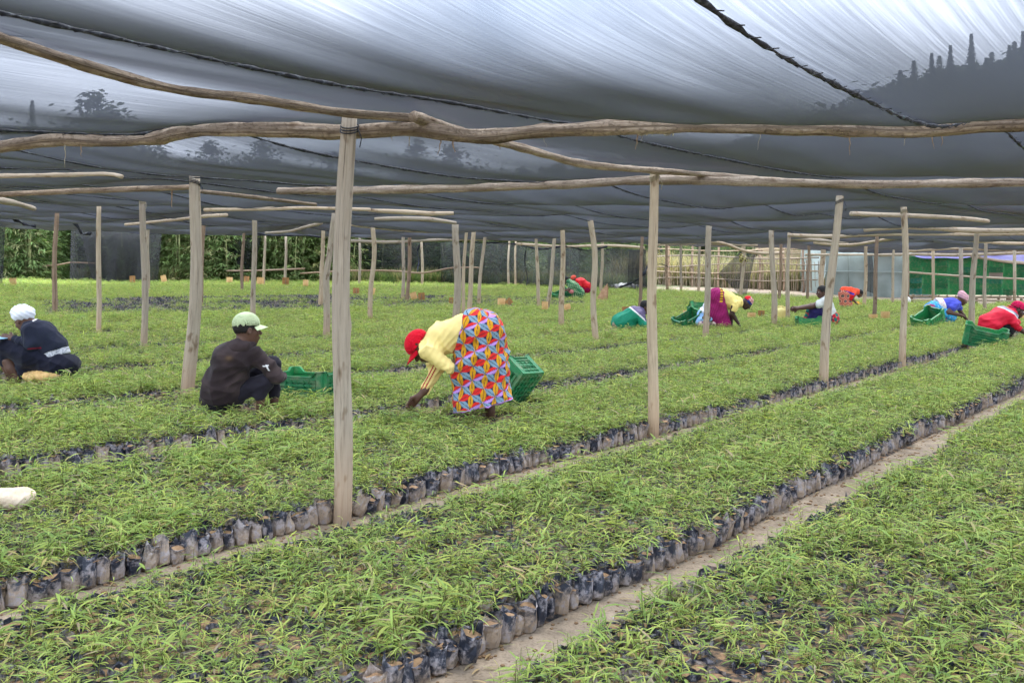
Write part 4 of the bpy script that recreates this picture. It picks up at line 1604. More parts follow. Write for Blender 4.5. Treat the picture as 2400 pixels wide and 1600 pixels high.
def unlink(o):
    for c in list(o.users_collection):
        c.objects.unlink(o)
    return o


SEED = [seedling(200 + k, 1.0).build('seedling', M['leaf']) for k in range(9)]
SEEDB = [seedling(300 + k, 1.3).build('seedling', M['leaf']) for k in range(3)]
BAGS = [mesh_obj('bag', *bag_mesh(k), M['bag'], smooth=False) for k in range(6)]
SOILS = [mesh_obj('soil', *soil_mesh(k), M['soil'], smooth=True) for k in range(4)]
for o in SEED + SEEDB + BAGS + SOILS:
    unlink(o)

PITCH = .0755


def noise2(x, y, sc, off=0.0):
    """cheap smooth noise, 0..1"""
    a = np.sin(x * sc + 1.3 * np.sin(y * sc * .7 + off) + off) + np.sin(y * sc * 1.1 + 1.7 * np.sin(x * sc * .6 + off * 2)) + .7 * np.sin((x + y) * sc * 1.9 + off * 3) + .5 * np.sin((x - y) * sc * 3.1 + off)
    return np.clip(a / 5.2 + .5, 0, 1)


pp, isedge, bedid, rowf = [], [], [], []
for bi, (s0, s1) in enumerate(BEDS):
    rows = np.arange(s1 - .04, s0 + .03, -PITCH * .93)
    for ri, s in enumerate(rows):
        t_ = np.arange(-1, 62, PITCH) + (ri % 2) * PITCH / 2
        t_ = t_ + RNG.normal(0, .006, len(t_))
        sv = s + RNG.normal(0, .006, len(t_)) + (.022 * np.sin(t_ * .9 + bi * 2) + .014 * np.sin(t_ * 2.7 + bi) if True else 0)
        x, y = st2xy(sv, t_)
        ok = keep(x, y, 1.3)
        x, y = x[ok], y[ok]
        pp.append(np.stack([x, y], -1))
        isedge.append(np.full(len(x), ri == 0))
        bedid.append(np.full(len(x), bi))
        rowf.append(np.full(len(x), .45 if ri == 0 else (.75 if ri == 1 else (.55 if ri == len(rows) - 1 else (.8 if ri == len(rows) - 2 else 1.0)))))
pp = np.concatenate(pp)
isedge = np.concatenate(isedge)
bedid = np.concatenate(bedid)
rowf = np.concatenate(rowf)
x, y = pp[:, 0], pp[:, 1]
z = terr(x, y)
px, py = project(x, y, z)
dist = y

# room for the people, posts and crates that stand in the beds
CLEAR = []          # (x, y, radius) filled by the sections below through clear_spots()
def clear_spots():
    out = []
    for o in post_objs:
        out.append((o.location.x, o.location.y, .07 + .0))
    return out


open_mask = np.ones(len(x), bool)
for (cx_, cy_, r_) in clear_spots():
    open_mask &= np.hypot(x - cx_, y - cy_) > r_
for (vx, vy, rx, ry) in [(560, 935, .33, .25), (95, 868, .40, .28), (1100, 952, .30, .22), (705, 905, .30, .2), (1205, 925, .26, .2), (1170, 948, .1, .1)]:
    c = hit_leaf(vx * VW, vy * VW)
    open_mask &= ((x - c.x) / rx) ** 2 + ((y - c.y) / ry) ** 2 > 1

# which bags become objects of their own: those on the near edges, closest first
cand = np.nonzero(isedge & open_mask & (px > -10) & (px < 2410) & (py < 1640) & np.isin(bedid, [1, 2, 3, 4, 5]))[0]
cand = cand[np.argsort(dist[cand])][:300]
single = np.zeros(len(x), bool)
single[cand] = True
names = {1: 'lowest edge', 2: 'lower', 3: 'upper'}
lab_of = {BEDS.index(b): l for b, l in []}
for n_, i in enumerate(cand):
    bi = bedid[i]
    sline = BEDS[bi][1]
    r = BAGS[int(RNG.integers(6))].copy()
    r.name = 'seedling_bag'
    COL.objects.link(r)
    r.location = (x[i], y[i], z[i])
    sc_ = RNG.uniform(.9, 1.15)
    r.scale = (sc_ * RNG.uniform(.85, 1.2), sc_ * RNG.uniform(.85, 1.1), sc_ * RNG.uniform(.82, 1.22))
    r.rotation_euler = (RNG.normal(0, .15), RNG.normal(0, .15), RNG.uniform(0, 6.3))
    so_ = SOILS[int(RNG.integers(4))].copy()
    so_.name = 'soil'
    COL.objects.link(so_)
    so_.parent = r
    if RNG.random() < .55:
        sd = SEED[int(RNG.integers(9))].copy()
        sd.name = 'seedling'
        COL.objects.link(sd)
        sd.parent = r
        sd.location = (0, 0, .088)
    if sline < -7:
        lab, gp = 'small far seedling bag on the edge of a bed beyond the squatting man', 'seedling bags edging the farther beds'
    elif sline < -5:
        lab, gp = 'seedling bag edging the path that runs past the bending woman', 'seedling bags edging the path by the bending woman'
    elif sline < -3:
        lab, gp = 'mud-stained seedling bag edging the path along the front row of posts', 'seedling bags edging the path of the front posts'
    elif sline < -1:
        lab, gp = 'black seedling bag edging the lowest path nearest the camera', 'seedling bags edging the lowest path'
    else:
        lab, gp = 'seedling bag at the lower right corner of the nearest bed', 'seedling bags at the lower right corner'
    tag(r, lab, 'seedling bag', gp)

# foliage everywhere else
vxp, vyp = px / VW, py / VW
thin = noise2(x, y, 2.3, 1.0) * .5 + noise2(x, y, 6.0, 4.0) * .5
dens = np.clip(1.3 - .8 * np.clip((thin - .54) / .24, 0, 1), .5, 1)
dens = dens * np.where(dist < 14, rowf, 1.0)
# a band of freshly filled bags with few plants, on the far side to the left
band = np.interp(vxp, [-200, 120, 400, 780, 1000, 1350], [712, 711, 703, 694, 694, 694])
bw_ = np.interp(vxp, [0, 130, 300, 780, 1340], [2, 9, 11, 8, 3])
inband = (vyp > band - bw_) & (vyp < band + bw_ + 14) & (vxp < 1340) & (vxp > 100)
dens = np.where(inband, .04 + .95 * np.clip((noise2(x, y, 1.7, 2.0) - .42) * 2.2, 0, 1) + .6 * np.clip((170 - vxp) / 70, 0, 1) + .5 * np.clip((vxp - 800) / 400, 0, 1), dens)
far_thin = np.clip((dist - 24) / 14, 0, 1)
grow = RNG.random(len(x)) < dens
fm = grow & open_mask & ~single
d_keep = np.where(dist < 16, 1.0, np.where(dist < 25, .85, .7))
fm &= RNG.random(len(x)) < d_keep
fi_ = np.nonzero(fm)[0]
more = fi_[(dist[fi_] < 11) & (rowf[fi_] > .7) & (RNG.random(len(fi_)) < .38)]
fi_ = np.concatenate([fi_, more])
cnt = len(fi_)
sc_ = RNG.uniform(.72, 1.22, cnt) * np.interp(dist[fi_], [3, 7], [.86, 1]) * np.where(dist[fi_] < 16, 1.0, np.where(dist[fi_] < 25, 1.1, 1.2)) * (.78 + .5 * noise2(x[fi_], y[fi_], 3.1, 7.0)) * (.6 + .4 * rowf[fi_])
pts = np.stack([x[fi_] + RNG.normal(0, .012, cnt), y[fi_] + RNG.normal(0, .012, cnt), z[fi_] + .082], -1)
scl = np.stack([sc_, sc_, sc_ * RNG.uniform(.8, 1.2, cnt)], -1)
rot = np.stack([RNG.normal(0, .12, cnt), RNG.normal(0, .12, cnt), RNG.uniform(0, 6.3, cnt)], -1)
idx = RNG.integers(0, 10, cnt)
idx = np.where(idx == 9, 9 + RNG.integers(0, 3, cnt), idx)
fo = scatter('seedling_foliage', pts, scl, rot, idx, [o.copy() for o in SEED + SEEDB], 'carpet of young bamboo seedlings covering the beds', 'seedlings')

# bags inside the beds
bm_ = open_mask & ~single & ((dist < 17) | inband | (isedge & (dist < 30)))
bi_ = np.nonzero(bm_)[0]
cnt = len(bi_)
combo = []
for k in range(6):
    v, f = bag_mesh(k)
    v2, f2 = soil_mesh(k % 4)
    n = len(v)
    o = mesh_obj('bag_sample', v + [list(a) for a in v2], f + [tuple(i + n for i in q_) for q_ in f2], M['bag'])
    o.data.materials.append(M['soil'])
    mi = np.zeros(len(o.data.polygons), np.int32)
    mi[len(f):] = 1
    o.data.polygons.foreach_set('material_index', mi)
    combo.append(o)
sb = RNG.uniform(.88, 1.15, cnt)
scatter('bed_bags', np.stack([x[bi_], y[bi_], z[bi_] - .004], -1), np.stack([sb * np.where(inband[bi_], 1.15, 1), sb, RNG.uniform(.8, 1.1, cnt) * np.where(inband[bi_], RNG.uniform(1.0, 1.6, cnt), 1)], -1), np.stack([RNG.normal(0, .07, cnt), RNG.normal(0, .07, cnt), RNG.uniform(0, 6.3, cnt)], -1), RNG.integers(0, 6, cnt), combo, 'black seedling bags packed inside the beds under the leaves', 'seedling bags')

# clods, pebbles and dropped leaves on the paths
clods = []
for k in range(3):
    rs = random.Random(k)
    bm = bmesh.new()
    bmesh.ops.create_icosphere(bm, subdivisions=1, radius=1)
    for v_ in bm.verts:
        v_.co *= rs.uniform(.65, 1.2)
        v_.co.z *= .6
    me = bpy.data.meshes.new('clod')
    bm.to_mesh(me)
    bm.free()
    me.materials.append(M['soil'])
    clods.append(bpy.data.objects.new('clod', me))
lm = LeafMesh()
rs = random.Random(9)
lm.leaf((0, 0, .15), (1, .2, .25), 6.0, .9, .5, rs, (.42, .33, .20))
clods.append(unlink(lm.build('dry_leaf', M['leaf'])))
cp, csz, cr_, ci_ = [], [], [], []
for bi in range(0, 6):
    s0 = LINES[bi]
    for k in range(1500 if bi < 4 else 500):
        t_ = RNG.uniform(0, 24)
        s_ = s0 + RNG.uniform(-.02, .38) if RNG.random() > .45 else s0 + abs(RNG.normal(0, .05))
        xx, yy = st2xy(s_, t_)
        if not keep(np.array([xx]), np.array([yy]), .8)[0] or yy > 15:
            continue
        cp.append((xx, yy, tz(xx, yy) + .002))
        r_ = RNG.uniform(.003, .014) * (1.6 if RNG.random() < .06 else 1)
        leaf_ = RNG.random() < .12
        csz.append((.0115,) * 3 if leaf_ else (r_, r_, r_))
        cr_.append((0, 0, RNG.uniform(0, 6.3)))
        ci_.append(3 if leaf_ else int(RNG.integers(3)))
scatter('path_debris', cp, csz, cr_, ci_, clods, 'clods, pebbles and dropped leaves scattered on the sandy paths', 'debris')

# ------------------------------------------------------------------ people: smooth solids grown round a posed skeleton
def vmat(f, u):
    """columns: right, forward, up"""
    f = Vector(f).normalized()
    r = f.cross(Vector(u)).normalized()
    u2 = r.cross(f).normalized()
    return np.array([[r.x, f.x, u2.x], [r.y, f.y, u2.y], [r.z, f.z, u2.z]])


class Solid:
    def __init__(self, k=0.02):
        self.p, self.k, self.clips = [], k, []

    def cone(self, a, b, ra, rb, k=None, op='u'):
        self.p.append(('c', np.array(a, float), np.array(b, float), ra, rb, k or self.k, op))
        return self

    def chain(self, pts, rads, k=None):
        for i in range(len(pts) - 1):
            self.cone(pts[i], pts[i + 1], rads[i], rads[i + 1], k)
        return self

    def ell(self, c, r, R=None, k=None, op='u'):
        r = np.array(r if hasattr(r, '__len__') else (r, r, r), float)
        self.p.append(('e', np.array(c, float), r, np.eye(3) if R is None else R, None, k or self.k, op))
        return self

    def clip(self, pt, nrm):
        """keep what lies behind the plane (nrm points to what is cut away)"""
        n = np.array(nrm, float)
        self.clips.append((np.array(pt, float), n / np.linalg.norm(n)))
        return self

    def field(self, vox):
        lo, hi = np.full(3, 9e9), np.full(3, -9e9)
        for q_ in self.p:
            if q_[6] != 'u':
                continue
            if q_[0] == 'c':
                m = max(q_[3], q_[4])
                lo = np.minimum(lo, np.minimum(q_[1], q_[2]) - m)
                hi = np.maximum(hi, np.maximum(q_[1], q_[2]) + m)
            else:
                m = q_[2].max()
                lo = np.minimum(lo, q_[1] - m)
                hi = np.maximum(hi, q_[1] + m)
        lo -= 3 * vox + .01
        hi += 3 * vox + .01
        n = np.ceil((hi - lo) / vox).astype(int) + 1
        ax = [lo[i] + vox * np.arange(n[i]) for i in range(3)]
        D = np.full(n, 1.0, np.float32)
        for q_ in self.p:
            pad = q_[5] + 2 * vox + .01
            if q_[0] == 'c':
                m = max(q_[3], q_[4]) + pad
                a, b = np.minimum(q_[1], q_[2]) - m, np.maximum(q_[1], q_[2]) + m
            else:
                m = q_[2].max() + pad
                a, b = q_[1] - m, q_[1] + m
            i0 = np.clip(np.floor((a - lo) / vox).astype(int), 0, n)
            i1 = np.clip(np.ceil((b - lo) / vox).astype(int) + 1, 0, n)
            if (i1 <= i0).any():
                continue
            g = np.stack(np.meshgrid(*[ax[i][i0[i]:i1[i]] for i in range(3)], indexing='ij'), -1)
            if q_[0] == 'c':
                ab = q_[2] - q_[1]
                L2 = max(ab @ ab, 1e-9)
                t_ = np.clip(((g - q_[1]) @ ab) / L2, 0, 1)
                d = np.linalg.norm(g - q_[1] - t_[..., None] * ab, axis=-1) - (q_[3] + (q_[4] - q_[3]) * t_)
            else:
                l = (g - q_[1]) @ q_[3]
                k0 = np.linalg.norm(l / q_[2], axis=-1)
                k1 = np.linalg.norm(l / q_[2] ** 2, axis=-1)
                d = np.where(k0 < 1e-4, -q_[2].min(), k0 * (k0 - 1) / np.maximum(k1, 1e-6))
            sl_ = tuple(slice(i0[i], i1[i]) for i in range(3))
            f, k = D[sl_], q_[5]
            if q_[6] == 'u':
                h = np.clip(.5 + .5 * (f - d) / k, 0, 1)
                D[sl_] = f * (1 - h) + d * h - k * h * (1 - h)
            else:
                h = np.clip(.5 - .5 * (f + d) / k, 0, 1)
                D[sl_] = f * (1 - h) - d * h + k * h * (1 - h)
        if self.clips:
            g = np.stack(np.meshgrid(*ax, indexing='ij'), -1)
            for pt, nn in self.clips:
                D = np.maximum(D, ((g - pt) @ nn).astype(np.float32))
        return D, lo

    def mesh(self, vox=.009, relax=2):
        D, lo = self.field(vox)
        ins = D < 0
        c = [ins[i:ins.shape[0] - 1 + i, j:ins.shape[1] - 1 + j, k:ins.shape[2] - 1 + k] for i in (0, 1) for j in (0, 1) for k in (0, 1)]
        any_, all_ = np.logical_or.reduce(c), np.logical_and.reduce(c)
        cell = any_ & ~all_
        idx = -np.ones(cell.shape, np.int32)
        ci = np.argwhere(cell)
        idx[cell] = np.arange(len(ci))
        acc, cntv = np.zeros((len(ci), 3)), np.zeros(len(ci))
        corners = [(i, j, k) for i in (0, 1) for j in (0, 1) for k in (0, 1)]
        for a in range(8):
            for b in range(a + 1, 8):
                ca, cb = np.array(corners[a]), np.array(corners[b])
                if np.abs(ca - cb).sum() != 1:
                    continue
                va_, vb_ = D[tuple((ci + ca).T)], D[tuple((ci + cb).T)]
                m = (va_ < 0) != (vb_ < 0)
                t_ = va_[m] / (va_[m] - vb_[m])
                acc[m] += ca + (cb - ca) * t_[:, None]
                cntv[m] += 1
        V_ = lo + (ci + acc / cntv[:, None]) * vox
        faces = []
        for axi in range(3):
            o1, o2 = [(1, 2), (2, 0), (0, 1)][axi]
            s0 = [slice(None)] * 3
            s1 = [slice(None)] * 3
            s0[axi], s1[axi] = slice(0, -1), slice(1, None)
            ch = ins[tuple(s0)] != ins[tuple(s1)]
            e = np.argwhere(ch)
            e = e[(e[:, o1] > 0) & (e[:, o2] > 0) & (e[:, o1] < cell.shape[o1]) & (e[:, o2] < cell.shape[o2])]
            fl_ = ins[tuple(e.T)]
            def gi_(d1, d2):
                q_ = e.copy()
                q_[:, o1] -= d1
                q_[:, o2] -= d2
                return idx[tuple(q_.T)]
            qd = np.stack([gi_(1, 1), gi_(0, 1), gi_(0, 0), gi_(1, 0)], -1)
            qd[~fl_] = qd[~fl_][:, ::-1]
            faces.append(qd)
        Fq = np.concatenate(faces)
        Fq = Fq[(Fq >= 0).all(1)]
        for _ in range(relax):
            s_, c_ = np.zeros_like(V_), np.zeros(len(V_))
            for a, b in ((0, 1), (1, 2), (2, 3), (3, 0)):
                np.add.at(s_, Fq[:, a], V_[Fq[:, b]])
                np.add.at(s_, Fq[:, b], V_[Fq[:, a]])
                np.add.at(c_, Fq[:, a], 1)
                np.add.at(c_, Fq[:, b], 1)
            V_ = V_ * .5 + .5 * s_ / np.maximum(c_, 1)[:, None]
        return V_, Fq


def normals(V_, Fq):
    n = np.cross(V_[Fq[:, 2]] - V_[Fq[:, 0]], V_[Fq[:, 3]] - V_[Fq[:, 1]])
    out = np.zeros_like(V_)
    for k in range(4):
        np.add.at(out, Fq[:, k], n)
    return out / np.maximum(np.linalg.norm(out, axis=1), 1e-9)[:, None]


def folds(V_, Fq, amp, along, freq=60, seed=0, warp=2.0):
    """creases that run along a direction: height varies fast across it, slowly along it"""
    a = np.array(along, float)
    a /= np.linalg.norm(a)
    t1 = np.cross(a, [0.3, 0.9, 0.1])
    t1 /= np.linalg.norm(t1)
    t2 = np.cross(a, t1)
    u, v, w = V_ @ t1, V_ @ t2, V_ @ a
    ph = seed * 1.7
    rid = lambda q_: 1 - 2 * np.abs(np.sin(q_)) ** .8          # soft valleys between sharp ridges
    h = rid(u * freq * .5 + warp * np.sin(w * 9 + ph + v * 5) + ph) * .6 + rid(v * freq * .4 + warp * np.sin(w * 11 + u * 7 + ph * 2)) * .6 + .35 * rid((u + v) * freq * .95 + w * 12 + ph)
    mod = .35 + .65 * np.clip(.5 + .8 * np.sin(u * 11 + w * 13 + ph) * np.sin(v * 9 - w * 7 + ph), 0, 1)
    return V_ + normals(V_, Fq) * (amp * 1.15 * h * mod)[:, None]


SKIN = (.105, .052, .033)


def part(person, name, solid, vox, color, mat='cloth', fold=None, uvfn=None, post=None, relax=2):
    V_, Fq = solid.mesh(vox, relax)
    if fold:
        V_ = folds(V_, Fq, *fold)
    if post:
        V_ = post(V_)
    if callable(color):
        col = color(V_)
    else:
        col = np.tile(np.array(color, float), (len(V_), 1))
    nz_ = .94 + .12 * noise2(V_[:, 0] * 3 + V_[:, 1], V_[:, 2] * 3 + V_[:, 1], 12.0, len(name))
    col = col * nz_[:, None]
    return mesh_obj(name, V_, Fq, M[mat], person, True, None, col)


def add_head(S, c, f, u, s=1.0, ear=True, face=True):
    """head centred at c, looking along f with crown toward u"""
    R = vmat(f, u)
    c = np.array(c, float)
    P = lambda x_, y_, z_: c + R @ (np.array([x_, y_, z_]) * s)
    S.ell(P(0, -.012, .022), np.array((.073, .092, .088)) * s, R, .02)
    S.ell(P(0, .018, -.045), np.array((.056, .066, .072)) * s, R, .03)
    S.ell(P(0, .050, -.092), np.array((.028, .026, .022)) * s, R, .025)        # chin
    if face:
        S.cone(P(0, .084, .000), P(0, .100, -.033), .008 * s, .014 * s, .012)          # nose
        S.ell(P(.012, .092, -.036), np.array((.009, .009, .007)) * s, R, .006)
        S.ell(P(-.012, .092, -.036), np.array((.009, .009, .007)) * s, R, .006)
        S.ell(P(0, .081, -.061), np.array((.023, .012, .007)) * s, R, .006)        # lips
        S.ell(P(0, .079, -.073), np.array((.020, .012, .008)) * s, R, .006)
        S.ell(P(.031, .080, .012), np.array((.020, .012, .006)) * s, R, .010)
        S.ell(P(-.031, .080, .012), np.array((.020, .012, .006)) * s, R, .010)
        S.ell(P(.032, .090, -.002), np.array((.013, .010, .008)) * s, R, .008, 's')
        S.ell(P(-.032, .090, -.002), np.array((.013, .010, .008)) * s, R, .008, 's')
        S.ell(P(.044, .050, -.030), np.array((.020, .022, .018)) * s, R, .02)
        S.ell(P(-.044, .050, -.030), np.array((.020, .022, .018)) * s, R, .02)
    if ear:
        for sx in (-1, 1):
            S.ell(P(sx * .074, -.008, -.014), np.array((.010, .020, .030)) * s, R, .006)
            S.ell(P(sx * .081, -.002, -.012), np.array((.006, .009, .015)) * s, R, .004, 's')
    return R, P


def eyes(person, P, s=1.0):
    for sx in (-1, 1):
        S = Solid(.002).ell(P(sx * .031, .074, -.001), .0105 * s)
        V_, Fq = S.mesh(.0035, 1)
        c = np.tile(np.array((.55, .52, .48)), (len(V_), 1))
        ctr = P(sx * .031, .0855, -.001)
        c[np.linalg.norm(V_ - ctr, axis=1) < .0062 * s] = (.01, .008, .006)
        mesh_obj('eye', V_, Fq, M['skin'], person, True, None, c)


def add_hand(S, w, d, nrm, side=1, curl=.9, s=1.0, spread=.2):
    """hand from wrist w along d, palm facing nrm; thumb on side*(d x nrm)"""
    d = Vector(d).normalized()
    n_ = Vector(nrm)
    n_ = (n_ - d * n_.dot(d)).normalized()
    x_ = d.cross(n_).normalized() * side
    w = Vector(w)
    S.cone(w, w + d * .03 * s, .023 * s, .027 * s, .012)
    for off in (-.026, -.009, .009, .026):
        S.cone(w + d * .02 * s + x_ * off * .7 * s, w + d * .080 * s + x_ * off * s, .015 * s, .0125 * s, .010)
    for off, L, a in ((.027, .070, .9), (.009, .080, 1.0), (-.009, .074, 1.05), (-.026, .058, 1.1)):
        p = w + d * .082 * s + x_ * off * s
        dd = (d + x_ * off * spread * 12).normalized()
        for k, fr in enumerate((.45, .32, .23)):
            an = curl * a * (.55 + .45 * k)
            vdir = (dd * math.cos(an * (k + .6) * .62) + n_ * math.sin(an * (k + .6) * .62)).normalized()
            q_ = p + vdir * L * fr * s
            S.cone(p, q_, (.0098 - .0012 * k) * s, (.0088 - .0012 * k) * s, .004)
            p = q_
    p = w + d * .025 * s + x_ * .022 * s
    q_ = p + (d * .55 + x_ * .75 + n_ * .35).normalized() * .040 * s
    S.cone(p, q_, .015 * s, .011 * s, .01)
    S.cone(q_, q_ + (d * .85 + x_ * .1 + n_ * .5).normalized() * .034 * s, .011 * s, .0085 * s, .005)


def add_foot(S, ankle, d, L=.22, s=1.0):
    d = Vector(d)
    d.z = 0
    d.normalize()
    a = Vector(ankle)
    if a.z > .10:
        low = Vector((a.x, a.y, .075))
        S.cone(a, low, .036 * s, .034 * s, .02)
        a = low
    heel = a + Vector((0, 0, -.05)) - d * .03
    toe = a + d * L * .72 + Vector((0, 0, -.065))
    S.cone(a, heel, .036 * s, .036 * s, .02)
    S.cone(heel, toe, .036 * s, .026 * s, .02)
    for k in range(3):
        pass
    return heel, toe


def mixcol(base, other, w):
    return base * (1 - w[:, None]) + np.array(other) * w[:, None]


def flat(c):
    return lambda V_: np.tile(np.array(c, float), (len(V_), 1))


class Figure:
    """px0, pyb: photo pixel of the ground contact; crop origin and scale of the notes the joints were read from"""

    def __init__(self, name_px, org, sc, label, group='people tending seedlings', d=None):
        b = hit_leaf(*name_px) if d is None else at(name_px[0], name_px[1], d)
        if d is not None:
            b.z = tz(b.x, b.y)
        self.k = F / b.y
        self.px0, self.pyb = name_px
        self.org, self.sc = org, sc
        self.d = b.y
        self.root = empty('person', b)
        self.b = b
        tag(self.root, label, 'person', group)

    def __call__(self, cx_, cy_, dy=0.0):
        px_, py_ = self.org[0] + cx_ / self.sc, self.org[1] + cy_ / self.sc
        f = (self.d + dy) / self.d
        wx = (px_ - CX) / F * (self.d + dy) - self.b.x
        wz = CAM + (H0 - py_) / F * (self.d + dy) - self.b.z
        return Vector((wx, dy, wz))


def cap_parts(fig, P, R, s, color, brim_dir=1.0, brim_col=None, name='cap', vox=.008, tilt=0.0, brim=True, brim_len=.075):
    """baseball cap on a head frame (P: local point -> figure space)"""
    S = Solid(.01)
    S.ell(P(0, -.012, .040), np.array((.086, .106, .092)) * s, R, .01)
    S.ell(P(0, -.012, .034), np.array((.080, .100, .086)) * s, R, .006, 's')
    up = R @ np.array([0, 0, 1.0])
    S.clip(P(0, 0, .018), -up)
    cap = part(fig.root, name, S, vox, color, 'cloth', relax=1)
    if brim:
        v, f = [], []
        nu, nv = 12, 5
        for top in (0, 1):
            for j in range(nv + 1):
                for i in range(nu + 1):
                    a = (i / nu - .5) * 2.3
                    r0 = .100 + brim_len * (j / nv) * (1 - .35 * abs(i / nu - .5) * 2)
                    x_ = math.sin(a) * (.082 + .006 * j / nv)
                    y_ = brim_dir * (math.cos(a) * r0 - .012)
                    z_ = .030 - .022 * (j / nv) - .05 * (x_ / .08) ** 2 * .5 + (.004 if top else 0)
                    v.append(P(x_ * s / s, y_, z_))
        n = (nu + 1) * (nv + 1)
        for j in range(nv):
            for i in range(nu):
                q_ = j * (nu + 1) + i
                f.append((q_, q_ + 1, q_ + nu + 2, q_ + nu + 1))
                f.append((n + q_, n + q_ + nu + 1, n + q_ + nu + 2, n + q_ + 1))
        for i in range(nu):
            q_ = nv * (nu + 1) + i
            f.append((q_, q_ + 1, n + q_ + 1, n + q_))
        bc = brim_col or (color if not callable(color) else (.5, .5, .5))
        mesh_obj('brim', [tuple(p) for p in v], f, M['cloth'], cap, True, None, np.tile(np.array(bc, float), (len(v), 1)))
    return cap


def hair_cap(fig, P, R, s=1.0, vox=.008, low=-.03):
    S = Solid(.012)
    S.ell(P(0, -.020, .030), np.array((.081, .096, .093)) * s, R, .01)
    fw = R @ np.array([0, 1.0, 0])
    up = R @ np.array([0, 0, 1.0])
    S.clip(P(0, .052, .03), fw * .8 - up * .55)
    S.clip(P(0, 0, low), -up)
    V_, Fq = S.mesh(vox, 2)
    rr = np.random.default_rng(3)
    V_ = V_ + normals(V_, Fq) * rr.normal(0, .0016, len(V_))[:, None]
    return mesh_obj('hair', V_, Fq, M['hair'], fig.root, True)


ROT2 = lambda V_, a: (V_[:, 0] * math.cos(a) + V_[:, 2] * math.sin(a), -V_[:, 0] * math.sin(a) + V_[:, 2] * math.cos(a))

# --- 1: man in brown hoodie, green cap, squatting with his back to us ------------------------------------------
g = Figure((548, 956), (440, 690), 5.2275, 'man in a brown hoodie and pale green cap squatting beside a green crate')
vx_ = .0085
B = Solid(.02)
hc = g(735, 430, .02)
R, P = add_head(B, hc, (.84, .54, .0), (-.16, .0, 1), 1.12)
B.cone(g(690, 520, .0), g(640, 640, -.02), .055, .065, .03)
aR, aL = g(890, 1270, -.02), g(1060, 1280, .22)
B.chain([g(940, 1090, .02), aR], [.05, .036])
B.chain([g(1040, 860, .2), aL], [.05, .036])
add_foot(B, aR, (1, .1, 0))
add_foot(B, aL, (1, .2, 0))
part(g.root, 'body', B, .0075, SKIN, 'skin')
# hands clasped behind the knees
H = Solid(.02)
hair_cap(g, P, R, 1.10)
cgreen = lin(184, 198, 156)
cap_parts(g, lambda a, b, c: P(a, b, c + .004), R, 1.13, cgreen, brim_col=lin(206, 222, 176), brim_len=.07)
dk = lin(46, 38, 39)
T = Solid(.05)
T.cone(g(600, 690, .0), g(560, 800, -.02), .10, .155)
T.cone(g(430, 760, -.02), g(800, 770, .0), .085, .085)
T.cone(g(560, 800, -.02), g(430, 1150, .0), .165, .175)
T.cone(g(430, 1150, .0), g(400, 1270, .04), .175, .165)
T.cone(g(830, 740, -.02), g(1085, 1000, -.02), .078, .066, .03)     # near arm
T.cone(g(1085, 1000, -.02), g(1150, 1000, .14), .064, .052, .03)
T.cone(g(420, 740, .05), g(520, 900, .16), .075, .07, .03)
T.clip(g(400, 1330, 0), (0, 0, -1))


def hood_col(V_):
    c = np.tile(np.array(dk), (len(V_), 1))
    n = noise2(V_[:, 0] * 2, V_[:, 2] * 2, 9.0, 1.0)
    c = mixcol(c, lin(78, 66, 64), np.clip((n - .5) * 1.2, 0, .45))
    m = g(985, 880, 0)
    dd = np.hypot(V_[:, 0] - m.x, V_[:, 2] - m.z)
    u_, w_ = (V_[:, 0] - m.x), (V_[:, 2] - m.z)
    mark = (V_[:, 1] < .02) & (((np.abs(w_ - .012) < .006) & (np.abs(u_) < .022)) | ((np.abs(u_ + w_ * .5 - .012) < .006) & (w_ < .012) & (w_ > -.028)))
    c[mark] = (.75, .75, .75)
    m2 = g(580, 755, 0)
    c = mixcol(c, lin(122, 98, 72), np.exp(-((V_[:, 0] - m2.x) / .03) ** 2 - ((V_[:, 2] - m2.z) / .02) ** 2) * .5)
    return c


part(g.root, 'hoodie', T, vx_, hood_col, 'cloth', (.012, (.75, .2, .65), 34, 1, 2.2))
Hd = Solid(.03)
for k in range(9):
    a0, a1 = math.pi * (.95 + k * .14), math.pi * (.95 + (k + 1) * .14)
    cc = g(615, 640, .0)
    q0 = cc + Vector((math.cos(a0) * .115, .03 - math.sin(a0) * -.09, -.02 + .05 * math.cos(a0) - .03 * abs(math.sin(a0))))
    q1 = cc + Vector((math.cos(a1) * .115, .03 - math.sin(a1) * -.09, -.02 + .05 * math.cos(a1) - .03 * abs(math.sin(a1))))
    Hd.cone(q0, q1, .034, .034, .02)
Hd.cone(g(600, 660, -.09), g(620, 600, -.05), .065, .05, .04)
Hd.cone(g(520, 640, -.06), g(700, 645, -.06), .05, .05, .04)
part(g.root, 'hood', Hd, vx_, lin(58, 48, 48), 'cloth', (.008, (1, .2, .3), 50, 3))
L_ = Solid(.04)
L_.cone(g(480, 1240, .02), g(940, 1075, .0), .105, .075)
L_.cone(g(940, 1075, .0), g(885, 1235, -.02), .075, .055)
L_.cone(g(480, 1230, .2), g(1035, 862, .2), .10, .075)
L_.cone(g(1035, 862, .2), g(1060, 1235, .22), .074, .052)
L_.ell(g(420, 1290, .08), (.19, .19, .10))
part(g.root, 'trousers', L_, vx_, lin(40, 38, 46), 'cloth', (.008, (.6, 0, .6), 45, 5))

